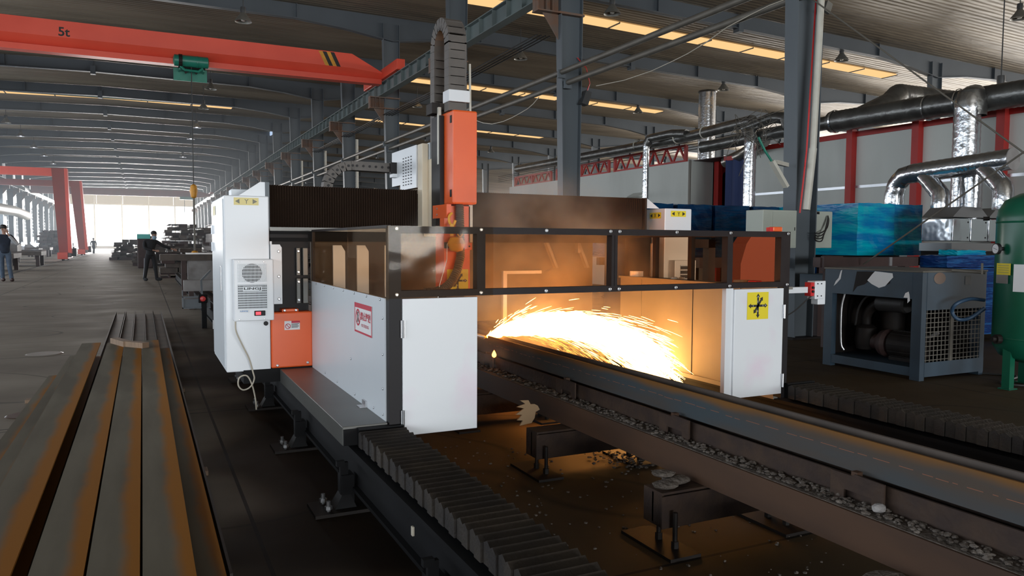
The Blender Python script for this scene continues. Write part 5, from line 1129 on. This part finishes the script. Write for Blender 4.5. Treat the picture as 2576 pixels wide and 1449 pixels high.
# green tank
TX, TY, TR = 8.42, 4.74, .40
Tk = thing('air_tank', 'dark green pressure tank with gauge, cut by the right picture edge', 'tank', (TX, TY, 0))
MB().lathe([(0, .26), (.2, .28), (.33, .34), (.39, .44), (.4, .5), (.4, 1.78), (.39, 1.86), (.33, 1.97), (.2, 2.04), (0, 2.07)], (TX, TY, 0), 40).build('tank_shell', 'green', Tk, True)
for z in (.52, 1.73): MB().lathe([(.401, z), (.405, z+.01), (.401, z+.02)], (TX, TY, 0), 40).build('weld_seam', 'green', Tk)
for a in (2.9, 5.0, .8): x, y = TX+.33*math.cos(a), TY+.33*math.sin(a); MB().box(x-.04, x+.04, y-.04, y+.04, .01, .42).box(x-.07, x+.07, y-.06, y+.06, 0, .012).build('leg', 'green', Tk)
MB().lathe([(0, 2.05), (.1, 2.05), (.1, 2.09), (.05, 2.11), (0, 2.11)], (TX-.1, TY, 0), 14).build('top_flange', 'darkiron', Tk)
def ontank(px, py):
    # on the tank surface facing the camera at that pixel
    d = (at(px, py, 'y', 4.5)-_C); d.normalize(); ox, oy = _C.x-TX, _C.y-TY
    a = d.x**2+d.y**2; b = 2*(ox*d.x+oy*d.y); c = ox*ox+oy*oy-TR*TR; q_ = b*b-4*a*c
    if q_ < 0: q_ = 0
    tt = (-b-math.sqrt(q_))/(2*a); p = _C+d*tt; n_ = Vector((p.x-TX, p.y-TY, 0)).normalized(); return p, n_
p, n_ = ontank(2523, 626)
MB().cyl(p, p+n_*.05, .02, 10).cyl(p+n_*.05, p+n_*.08, .058, 24).build('gauge_body', 'black', Tk); 
R_ = n_.cross(Vector((0, 0, 1)))*-1
flat([[(.048*math.cos(a), .048*math.sin(a)) for a in [i*PI/12 for i in range(24)]]], p+n_*.081, R_, (0, 0, 1), 'paper', Tk, 'gauge_face', 0, .001); flat([[(-.03, .012), (.035, -.008), (.035, -.012), (-.03, .008)]], p+n_*.084, R_, (0, 0, 1), 'ink', Tk, 'needle', 0, .001)
for (px, py, w_, h_, m_) in ((2508, 677, .19, .12, 'yellow'), (2504, 702, .17, .09, 'concrete')):
    p, n_ = ontank(px+18, py); R_ = Vector((0, 0, 1)).cross(n_); s = flat(rect(-w_/2, -h_/2, w_/2, h_/2), p+n_*.004, R_, (0, 0, 1), m_, Tk, 'label', .002)
    flat([rect(-w_*.4, h_*.3-i*h_*.2, w_*.38, h_*.3-i*h_*.2+.004) for i in range(4)], p+n_*.007, R_, (0, 0, 1), 'inkgrey', s, 'text_lines', .002)
p, n_ = ontank(2569, 700); R_ = Vector((0, 0, 1)).cross(n_); flat(rect(-.07, -.14, .1, .14), p+n_*.004, R_, (0, 0, 1), 'paper', Tk, 'paper_notice', .002)
p, n_ = ontank(2515, 853); MB().cyl(p, p+n_*.05, .05, 14).cyl(p+n_*.05, p+n_*.09, .028, 10).build('drain_valve', 'darkiron', Tk)
p, n_ = ontank(2490, 550); MB().cyl(p, p+n_*.06, .022, 10).build('port', 'darkiron', Tk)
MB().soft([at(2476, 755, 'y', 5.2), at(2440, 752, 'y', 5.25), at(2405, 765, 'y', 5.3), at(2395, 785, 'y', 5.35), at(2410, 803, 'y', 5.3), at(2440, 800, 'y', 5.25), at(2478, 775, 'y', 5.15)], .02, 10).build('looped_hose', 'bluehose', Tk, True)
a = at(2395, 680, 'y', 5.4); b = at(2478, 686, 'y', 5.1)
MB().cyl(a, b, .016, 10).cyl(at(2470, 690, 'y', 5.1), at(2471, 662, 'y', 5.1), .012, 8).build('brass_pipe', 'rod', Tk)
tag(MB().soft([(8.7, 5.6, .012), (8.9, 5.2, .012), (8.3, 5.0, .012), (8.7, 4.6, .012), (9.4, 4.4, .012)], .012, 6).build('floor_hose', 'rubber', smooth=True), 'black hose lying on the floor by the tank feet', 'hose')
# orange guard seen through the right end window
p = at(1925, 655, 'y', 5.6)
t = thing('orange_guard', 'red-orange curved guard behind the rightmost window pane', 'machine guard', (5.6, 5.6, .35))
mb = MB().box(5.3, 5.9, 5.6, 5.64, .0, 1.5); 
o = MB().prism([(5.42, .02), (5.9, .02), (5.9, 1.62), (5.6, 1.62), (5.5, 1.5), (5.43, 1.3)], 'y', 5.9, 6.1); o.build('guard_shell', mat('dull_red_orange_guard', (.40, .10, .06), .6), t)
tag(MB().box(5.95, 6.05, 7.0, 7.1, 0, 1.55).box(5.2, 6.05, 7.0, 7.1, 1.45, 1.55).build('pipe_stand', 'rack'), 'brown post frame behind the right windows', 'stand')

# ================================================================== SEEN THROUGH THE LEFT WINDOWS
t = thing('slatted_rack', 'white slatted rack with wooden top rail seen through the left front window', 'rack', (3.1, 9, 0))
mb = MB()
for i in range(7): x = 2.86+i*.09; mb.box(x, x+.03, 9.0, 9.03, .6, 1.14)
mb.build('slats', 'white', t); MB().box(2.8, 3.5, 8.98, 9.05, 1.14, 1.19).build('wood_rail', 'opaquebrown', t); MB().box(2.8, 3.5, 8.98, 9.05, 0, .6).build('base', 'rack', t)
for x in (2.84, 3.12): MB().box(x, x+.22, 9.1, 9.12, 1.19, 1.62).build('white_board', 'white', t)
t = thing('mesh_guard', 'white rounded guard plates behind the left side window', 'machine guard', (1.5, 6.3, .9))
for x in (1.42, 1.62, 1.86):
    mb = MB().prism([(x, .95), (x+.10, .95), (x+.10, 1.42), (x+.07, 1.47), (x, 1.47)], 'y', 6.32, 6.34); mb.build('guard_plate', 'whitegrey', t)
t.location.z = .9

# ================================================================== LEFT BAY BACKGROUND
# worktable with beam near the gantry
t = thing('work_table', 'steel work table with pale concrete-grey supports behind the left cabinet', 'work table', (1.4, 22, 0))
Y_ = 22.
def A2(px, py): return at(px, py, 'y', Y_)
a, b = A2(402, 642), A2(560, 655); MB().box(a.x, b.x, Y_, Y_+.5, b.z, a.z+.02).build('table_beam', 'pile', t)
a, b = A2(458, 655), A2(560, 703); MB().box(a.x+.15, b.x, Y_+.05, Y_+.5, b.z, a.z).build('concrete_panel', 'concrete', t)
MB().box(a.x-.02, a.x+.1, Y_+.02, Y_+.2, .05, a.z).build('table_leg', 'rack', t); MB().box(b.x-.2, b.x-.1, Y_+.02, Y_+.2, .05, a.z).build('table_leg', 'rack', t)
a, b = A2(468, 636), A2(560, 643); MB().box(a.x, b.x, Y_+.1, Y_+.3, b.z, a.z).build('channel_on_top', 'steel', t)
t = thing('steel_channel', 'white painted channel lying low behind the left cabinet', 'steel beam', tuple(at(500, 730, 'y', 18)))
a, b = at(462, 706, 'y', 18), at(560, 731, 'y', 18); MB().box(a.x, b.x, 18, 18.25, b.z, a.z).build('channel', 'concrete', t); MB().box(a.x+.1, a.x+.2, 18, 18.2, 0, b.z).box(b.x-.2, b.x-.1, 18, 18.2, 0, b.z).build('support', 'rack', t)
t = thing('machine_end_frame', 'grey machine end frame with red emergency stop button', 'machine part', tuple(at(500, 775, 'z', 0)))
a, b = at(458, 730, 'y', 14), at(530, 775, 'y', 14)
MB().box(a.x, b.x, 14, 14.04, b.z, b.z+.02).box(a.x, a.x+.015, 14, 14.04, b.z, a.z).box(a.x, b.x-.1, 14, 14.03, (a.z+b.z)/2+.03, (a.z+b.z)/2+.05).box(a.x+.02, b.x, 14.04, 14.6, b.z, (a.z+b.z)/2).build('end_tray', 'column', t)
p = at(511, 752, 'y', 13.9); MB().bbox(p.x-.07, p.x+.07, 13.93, 14.0, p.z-.07, p.z+.07, .01).build('button_box', 'rail', t); MB().lathe([(0, -.06), (.04, -.055), (.05, -.03), (.04, 0)], (p.x, 13.95, p.z), 16, 'y').build('stop_button', 'redplastic', t, True)
MB().bar(at(508, 740, 'y', 14), at(506, 705, 'y', 14), .03).bar(at(506, 705, 'y', 14), at(530, 680, 'y', 14), .03).build('arm', 'column', t)
MB().box(p.x-.02, p.x+.06, 13.98, 14.04, 0, p.z-.05).build('frame_leg', 'rail', t)
# steel stock piles
def pile(name, x0, x1, y0, y1, h, n, lab, m='pile', group='steel stock piles'):
    t = thing(name, lab, 'steel pile', ((x0+x1)/2, (y0+y1)/2, 0), group)
    z = 0; layer = 0
    while z < h:
        hh = random.uniform(.14, .26); s_ = layer*.06; mb = MB(); k = max(2, int((x1-x0)/.6))
        for j in range(k):
            if random.random() < .12 and z > h*.7: continue
            xa = x0+s_+(x1-x0-2*s_)*j/k; w_ = (x1-x0-2*s_)/k*random.uniform(.88, 1.0); dy = random.uniform(-.5, .5)
            hz = hh*random.uniform(.93, 1.0); sx = random.uniform(-.12, .12)
            if random.random() < .25:
                mb.box(xa+sx, xa+w_+sx, y0+dy, y1+dy, z, z+.03).box(xa+sx, xa+w_+sx, y0+dy, y1+dy, z+hz-.03, z+hz).box(xa+w_*.45+sx, xa+w_*.55+sx, y0+dy, y1+dy, z+.03, z+hz-.03)
            else: mb.box(xa+sx, xa+w_*1.02+sx, y0+dy, y1+dy, z, z+hz)
        if mb.v: mb.build('layer', m if layer % 3 else 'rack', t)
        z += hh; layer += 1
    return t
pile('steel_stock', .62, 2.6, 33.6, 35.2, 1.1, 4, 'rusty steel parts piled behind the masked worker')
pile('steel_stock', 2.9, 8.5, 42, 47, 1.9, 6, 'long high stack of rusty beams right of the aisle')
pile('steel_stock', -.6, 2.6, 50, 55, 1.3, 5, 'dark stepped steel stack at the aisle side')
pile('steel_stock', .9, 8.3, 60, 66, 2.7, 6, 'tallest hazy steel stack before the bright doorway')
pile('steel_stock', -2.3, .7, 66, 74, 1.5, 5, 'low far stack of steel at the aisle side')
pile('steel_stock', 3.6, 8.6, 27, 29, 1.45, 5, 'dark beam stack just left of the cabinet top')
t = thing('machine_block', 'small dark machine with green signal on top among the right stacks', 'machine', (.1, 46, 0)); MB().bbox(-.25, .5, 46, 47, 0, 1.75, .05).build('body', 'rack', t); MB().box(-.25, .4, 45.94, 46.0, 1.6, 1.85).build('green_sheet', mat('teal_glass', (.05, .45, .4), .4), t)
for i, (x, y) in enumerate(((-6.9, 44), (-6.6, 52), (-7.4, 60), (-8.6, 70), (-8.8, 80))):
    t = thing('work_table', 'low steel welding table on the left side, %s from the camera' % ORD[i+1], 'work table', (x, y, 0), 'welding tables on the left')
    MB().box(x-1.8, x+1.4, y-1.2, y+1.4, .62, .85).build('table_top', 'pile', t)
    for dx in (-1.5, -.3, 1.1):
        for dy in (-1, 1.1): MB().box(x+dx, x+dx+.18, y+dy, y+dy+.18, 0, .62).build('leg', 'rack', t)
    MB().box(x-1.4, x+.2, y-.8, y+.9, .85, 1.1+.15*(i % 2)).build('workpiece', 'concrete' if i % 2 == 0 else 'foil', t)
pile('steel_stock', -10.5, -6.5, 95, 105, 2.4, 7, 'hazy dark heap beyond the red gantry legs', group=None)
pile('steel_stock', -12.5, -9.5, 62, 66, 1.5, 5, 'dark workpieces before the left windows', group=None)
t = thing('extraction_pipe', 'pale curved extraction pipe on the left window wall', 'duct', (-13, 100, 4))
P = [at(-40, 518, 'x', -12.6), at(0, 525, 'x', -12.6), at(35, 530, 'x', -12.7), at(68, 543, 'x', -13)]
duct(P, .55).build('pipe', 'pvc', t, True)
for i, (px, py, y) in enumerate(((60, 612, 60.4), (88, 606, 60.4))):
    p = at(px, py, 'y', y); p.z = 1.12; t = thing('welding_arc', 'blue-white welding arc flash on the left tables, %s one' % ('left' if i == 0 else 'brighter right'), 'welding arc', tuple(p))
    mb = MB()
    for k in range(9):
        d = Vector((random.gauss(0, 1), random.gauss(0, .3), abs(random.gauss(.3, 1)))).normalized()*random.uniform(.12, .4)*(1 if i else .7); mb.tube([p, p+d], [.09 if i else .05, .01], 5)
    mb.build('flash', 'arc', t)
p = at(487, 470, 'y', 30)

# ================================================================== PEOPLE
def person(name, loc, rz, J, mats, lab, s=1.0):
    """J: dict of joints (local metres, facing -y). One skinned body; clothes are close shells."""
    t = thing(name, lab, 'person', loc); OFFS = Vector(loc)
    Rz = Matrix.Rotation(rz, 4, 'Z')
    def skin(nm, chains, m, sub=2):
        verts = []; idx = {}; edges = []; rad = []
        for ch in chains:
            prev = None
            for key, r in ch:
                p = J[key] if isinstance(key, str) else key
                kk = key if isinstance(key, str) else tuple(round(c, 4) for c in key)
                if kk not in idx: idx[kk] = len(verts); verts.append(Vector(p)*s); rad.append(r*s)
                i = idx[kk]
                if prev is not None and prev != i: edges.append((prev, i))
                prev = i
        me = bpy.data.meshes.new(nm); me.from_pydata(verts, edges, []); ob = bpy.data.objects.new(nm, me); sc.collection.objects.link(ob)
        sk = ob.modifiers.new('s', 'SKIN'); sk.use_smooth_shade = True
        if not me.skin_vertices: me.skin_vertices.new()
        for i, r in enumerate(rad): v = me.skin_vertices[0].data[i]; v.radius = (r[0], r[1]) if isinstance(r, tuple) else (r, r); v.use_root = (i == 0)
        ob.modifiers.new('d', 'SUBSURF').levels = sub
        dg = bpy.context.evaluated_depsgraph_get(); dg.update()
        em = bpy.data.meshes.new_from_object(ob.evaluated_get(dg)); bpy.data.objects.remove(ob)
        em.transform(Rz)
        for p in em.polygons: p.use_smooth = True
        em.materials.clear(); em.materials.append(m); o = bpy.data.objects.new(nm, em); sc.collection.objects.link(o); o.parent = t; OFF[o.name] = OFFS; return o
    def fingers(h, d, side):
        d = Vector(d).normalized(); lat = Vector((1, 0, 0)) if abs(d.x) < .7 else Vector((0, 0, 1)); H = Vector(J[h]); out = []
        lat = (lat-d*lat.dot(d)).normalized(); nrm = d.cross(lat)
        palm = H+d*.05; out.append([(h, .022), (tuple(palm), .026)])
        for i, L_ in enumerate((.062, .072, .068, .052)):
            b = palm+lat*(i-1.5)*.019+d*.02; out.append([(tuple(palm), .026), (tuple(b), .010), (tuple(b+d*L_*.6+nrm*.01), .009), (tuple(b+d*L_+nrm*.03), .008)])
        out.append([(tuple(palm), .026), (tuple(H+d*.03+lat*.035*side), .011), (tuple(H+d*.065+lat*.05*side), .009)])
        return out
    body = [[('pelvis', .12), ('waist', .105), ('chest', .13), ('neckb', .06), ('neck', .05), ('head0', .06), ('head', .088), ('headt', .075)]]
    for a in 'LR':
        body.append([('chest', .13), ('sh'+a, .052), ('el'+a, .038), ('wr'+a, .026), ('ha'+a, .022)])
        body.append([('pelvis', .12), ('hip'+a, .085), ('kn'+a, .055), ('an'+a, .036), ('to'+a, .022)])
        body += fingers('ha'+a, Vector(J['ha'+a])-Vector(J['wr'+a]), 1 if a == 'L' else -1)
    skin('body', body, M['skin'])
    top, tm = mats['top']; cl = [[((0, 0, .86), .15), ('pelvis', .165), ('waist', .145), ('chest', .155), ('neckb', .075)]]
    for a in 'LR': cl.append([('chest', .155), ('sh'+a, .07), ('el'+a, .055), (('wr'+a), .042)])
    skin(top, cl, tm)
    cl = [[('waist', .115), ('pelvis', .142)]]
    for a in 'LR': cl.append([('pelvis', .142), ('hip'+a, .10), ('kn'+a, .072), ('an'+a, .062), (tuple(Vector(J['an'+a])+Vector((0, 0, -.045))), .062)])
    skin('trousers', cl, mats['legs'])
    def ell(nm, c, rad, m, rot=None):
        bm = bmesh.new(); bmesh.ops.create_uvsphere(bm, u_segments=16, v_segments=10, radius=1); Mx = Matrix.Diagonal((*rad, 1)); Mx = (rot or Matrix()) @ Mx
        bm.transform(Rz @ Matrix.Scale(s, 4) @ Matrix.Translation(c) @ Mx); em = bpy.data.meshes.new(nm); bm.to_mesh(em); bm.free()
        for p in em.polygons: p.use_smooth = True
        em.materials.append(m); o = bpy.data.objects.new(nm, em); sc.collection.objects.link(o); o.parent = t; OFF[o.name] = OFFS; return o
    for a in 'LR':
        A0, T0 = Vector(J['an'+a]), Vector(J['to'+a]); d = T0-A0; d.z = 0
        ell('shoe', A0.lerp(T0, .5)+Vector((0, 0, -.01)), (.058, .135, .058), mats['shoe'], Matrix.Rotation(math.atan2(d.y, d.x)+PI/2, 4, 'Z'))
    hd = Vector(J['head']); f = Vector(J.get('face', (0, -1, 0))).normalized(); sd = f.cross(Vector((0, 0, 1))).normalized(); az = Matrix.Rotation(math.atan2(f.y, f.x)+PI/2, 4, 'Z')
    ell('hair' if 'hat' not in mats else 'cap', hd+Vector((0, 0, .058))-f*.022, (.092, .108, .085), mats.get('hat', M['hair']), az)
    if 'hat' in mats: ell('cap_peak', hd+Vector((0, 0, .055))+f*.10, (.065, .05, .01), mats['hat'], az)
    ell('nose', hd+f*.088-Vector((0, 0, .008)), (.013, .02, .022), M['skin'], az)
    for q in (-1, 1):
        ell('ear', hd+sd*.085*q-Vector((0, 0, .01)), (.012, .02, .032), M['skin'], az); ell('eye', hd+f*.078+sd*.03*q+Vector((0, 0, .012)), (.012, .010, .007), M['hair'], az)
    ell('mouth', hd+f*.08-Vector((0, 0, .05)), (.024, .012, .007), M['red'], az)
    return t, skin
base = dict(pelvis=(0, 0, .93), waist=(0, 0, 1.08), chest=(0, .0, 1.28), neckb=(0, .0, 1.45), neck=(0, -.005, 1.50), head0=(0, -.02, 1.56), head=(0, -.025, 1.63), headt=(0, -.02, 1.69),
            shL=(.19, 0, 1.40), shR=(-.19, 0, 1.40), elL=(.25, .03, 1.13), elR=(-.25, .03, 1.13), wrL=(.26, -.06, .90), wrR=(-.26, -.06, .90), haL=(.26, -.08, .84), haR=(-.26, -.08, .84),
            hipL=(.10, 0, .86), hipR=(-.10, 0, .86), knL=(.12, -.02, .48), knR=(-.12, -.02, .48), anL=(.13, .02, .085), anR=(-.13, .02, .085), toL=(.15, -.14, .04), toR=(-.15, -.14, .04))
# masked worker reaching right over the steel
J = dict(base); J.update(shL=(.19, -.04, 1.40), elL=(.42, -.08, 1.22), wrL=(.66, -.12, 1.13), haL=(.72, -.13, 1.11), elR=(-.20, -.12, 1.14), wrR=(.05, -.25, 1.08), haR=(.11, -.27, 1.07), chest=(.03, -.03, 1.29), neckb=(.06, -.05, 1.45), neck=(.08, -.07, 1.5), head0=(.10, -.09, 1.55), head=(.12, -.10, 1.62), headt=(.12, -.09, 1.68), knL=(.15, -.03, .48), anL=(.19, .0, .085), toL=(.30, -.10, .04), knR=(-.14, 0, .48), anR=(-.2, .03, .085), toR=(-.16, -.13, .04), face=(.5, -.8, -.2))
fp = at(380, 706, 'z', 0)
t, sk = person('person', (fp.x, fp.y, 0), .15, J, dict(top=('jacket', M['blackcloth']), legs=M['blackcloth'], shoe=M['blackcloth'], hat=M['hair']), 'person in black work clothes and light blue face cloth reaching over steel', 1.06)
sk('face_cloth', [[((.14, -.15, 1.60), .07), ((.12, -.10, 1.52), .085), ((.10, -.12, 1.44), .07)]], M['bluecloth'])
sk('trouser_stripe', [[((-.20, -.01, .8), .008), ((-.21, .0, .48), .008), ((-.25, .02, .1), .008)]], M['whitecloth'], 1)
# man with hand at face, left edge
J = dict(base); J.update(elL=(.34, -.10, 1.14), wrL=(.08, -.30, 1.42), haL=(.05, -.28, 1.50), elR=(-.26, .02, 1.14), wrR=(-.3, -.1, .92), haR=(-.31, -.12, .86), knL=(.10, -.08, .48), anL=(.16, -.02, .085), toL=(.15, -.2, .04), anR=(-.05, .12, .10), toR=(-.05, -.02, .04), face=(.6, -.8, 0), knR=(-.08, .02, .48))
fp = at(14, 708, 'z', 0)
t, sk = person('person', (fp.x, fp.y, 0), .3, J, dict(top=('shirt', M['navy']), legs=M['jeans'], shoe=M['rack'], hat=M['hair']), 'person in dark shirt and jeans holding a hand to the face at left edge', 1.16)
sk('sleeve', [[((.34, -.10, 1.14), .058), ((.20, -.21, 1.29), .05), ((.08, -.30, 1.42), .042)]], M['whitecloth'])
# far silhouette
J = dict(base); J.update(knL=(.06, -.12, .5), anL=(.08, -.12, .1), toL=(.08, -.26, .05), knR=(-.08, .05, .48), anR=(-.1, .2, .14), toR=(-.1, .1, .05), elL=(.3, .05, 1.15), elR=(-.3, .05, 1.15))
fp = at(236, 638, 'z', 0)
person('person', (fp.x, fp.y, 0), 2.9, J, dict(top=('jacket', M['navy']), legs=M['navy'], shoe=M['blackcloth']), 'distant person in dark clothes walking in the aisle before the bright doorway', 1.0)

# ================================================================== SPARKS
S0 = Vector((2.70, 6.055, .672)); g_ = 9.81
# main direction of the spray: reaches the right guard wall low down
E0 = Vector((4.22, 5.40, .36)); T_ = .435
V0 = (E0-S0)/T_; V0.z += g_*T_/2
def pos(v, t_): return S0+v*t_+Vector((0, 0, -g_*t_*t_/2))
mb = MB(); N = 34; rings = 16; vs = []; P = [pos(V0, T_*i/N*.97) for i in range(N+1)]
prev = None
for i, p in enumerate(P):
    u = i/N; d = (P[min(i+1, N)]-P[max(i-1, 0)]).normalized(); sd = d.cross(Vector((0, 0, 1))).normalized(); up = sd.cross(d)
    r = .014+.122*min(1, u*2.6)**.75*(1-.10*u); 
    if u > .86: r *= max(.15, (1-u)/.14)**.5
    for k in range(rings):
        a = 2*PI*k/rings; w_ = 1+random.uniform(-.16, .16); lowcut = .85 if math.sin(a) < 0 and u < .6 else 1.
        vs.append(p+sd*(r*.8*w_*math.cos(a))+up*(r*w_*math.sin(a)*lowcut))
fs = [(i*rings+k, i*rings+(k+1) % rings, (i+1)*rings+(k+1) % rings, (i+1)*rings+k) for i in range(N) for k in range(rings)]
SP = thing('spark_spray', 'white-hot spray of sparks arcing right from the torch across the enclosure', 'sparks', tuple(S0))
mb.add(vs, fs+[tuple(range(rings-1, -1, -1)), tuple(N*rings+k for k in range(rings))]); mb.build('white_hot_core', 'core', SP)
def streaks(n, spread, t0r, lr, rad, speed=(.9, 1.06), bias=0, floor=.04):
    mb = MB()
    for _ in range(n):
        v = V0*random.uniform(*speed); L_ = V0.length
        v = v+Vector((random.gauss(0, spread), random.gauss(0, spread), random.gauss(bias, spread)))*L_
        ta = random.uniform(*t0r); tb = ta+random.uniform(*lr)
        pts = [pos(v, ta+(tb-ta)*j/4) for j in range(5)]
        if pts[-1].z < floor or pts[0].z < floor or pts[-1].x > XR-.04: continue
        mb.tube(pts, [rad*.4, rad, rad, rad*.8, rad*.2], 4)
    return mb
o = streaks(2600, .052, (.02, .43), (.02, .055), .0032).build('hot_streaks', 'streak', SP); o['kind'] = 'stuff'
o = streaks(800, .075, (.01, .42), (.015, .045), .0024, bias=.03).build('outer_streaks', 'streak', SP); o['kind'] = 'stuff'
o = streaks(520, .05, (.16, .46), (.015, .035), .0018, speed=(.62, .95), bias=-.045).build('falling_embers', 'ember', SP); o['kind'] = 'stuff'
o = streaks(260, .12, (.01, .13), (.012, .035), .0024, speed=(.5, .95), bias=.15).build('upward_streaks', 'streak', SP); o['kind'] = 'stuff'
o = streaks(60, .11, (.05, .34), (.02, .05), .0032, speed=(.9, 1.15), bias=.07).build('stray_streaks', 'streak', SP); o['kind'] = 'stuff'
mb = MB()
for _ in range(90):
    c = E0+Vector((random.gauss(-.03, .04), random.gauss(0, .06), random.gauss(0, .07))); d = Vector((-abs(random.gauss(0, 1)), random.gauss(0, 1), random.gauss(0, 1))).normalized()*random.uniform(.03, .12)
    mb.tube([c, c+d], [.0028, .0006], 4)
o = mb.build('splash_streaks', 'streak', SP); o['kind'] = 'stuff'

# smoke near the torch and haze down the hall
def fog(name, box, dens, lab, col=(1, 1, 1), cat='smoke', noise=0, aniso=.2, ball=None):
    m = bpy.data.materials.new(name); m.use_nodes = True; nt = m.node_tree; nt.nodes.remove(nt.nodes['Principled BSDF'])
    v = nt.nodes.new('ShaderNodeVolumeScatter'); v.inputs[0].default_value = (*col, 1); v.inputs['Density'].default_value = dens; v.inputs['Anisotropy'].default_value = aniso
    if noise:
        tc = nt.nodes.new('ShaderNodeTexCoord'); n = nt.nodes.new('ShaderNodeTexNoise'); n.inputs['Scale'].default_value = noise; n.inputs['Detail'].default_value = 3
        r = nt.nodes.new('ShaderNodeMapRange'); r.inputs[1].default_value = .42; r.inputs[2].default_value = .7; r.inputs[3].default_value = dens*.15; r.inputs[4].default_value = dens*2.2
        nt.links.new(tc.outputs['Object'], n.inputs['Vector']); nt.links.new(n.outputs['Fac'], r.inputs[0]); nt.links.new(r.outputs[0], v.inputs['Density'])
        if ball:
            ox, oy, oz = (box[0]+box[1])/2, (box[2]+box[3])/2, box[4]; bx, by, bz, hx, hy, hz = ball
            mp = nt.nodes.new('ShaderNodeMapping'); mp.inputs['Scale'].default_value = (1/hx, 1/hy, 1/hz); mp.inputs['Location'].default_value = (-(bx-ox)/hx, -(by-oy)/hy, -(bz-oz)/hz)
            gr = nt.nodes.new('ShaderNodeTexGradient'); gr.gradient_type = 'SPHERICAL'; mu = nt.nodes.new('ShaderNodeMath'); mu.operation = 'MULTIPLY'
            nt.links.new(tc.outputs['Object'], mp.inputs[0]); nt.links.new(mp.outputs[0], gr.inputs[0]); nt.links.new(gr.outputs['Fac'], mu.inputs[0]); nt.links.new(r.outputs[0], mu.inputs[1]); nt.links.new(mu.outputs[0], v.inputs['Density'])
    nt.links.new(v.outputs[0], nt.nodes['Material Output'].inputs['Volume'])
    o = MB().box(*box).build(name, m); tag(o, lab, cat, kind='stuff'); return o
FOG = True
if FOG:
    fog('hall_haze', (-13.9, 9.0, 40, 122, .01, 9.3), .005, 'thin bluish welding haze down the left bay', (.85, .93, 1), 'haze')
    fog('cutting_smoke', (1.7, 4.25, 4.6, 6.38, .5, 2.4), 1.1, 'warm lit smoke drifting around the torch and up in front of the bellows', (1, .88, .76), 'smoke', 2.4, .1, (2.95, 5.75, 1.2, 1.25, .95, 1.05))
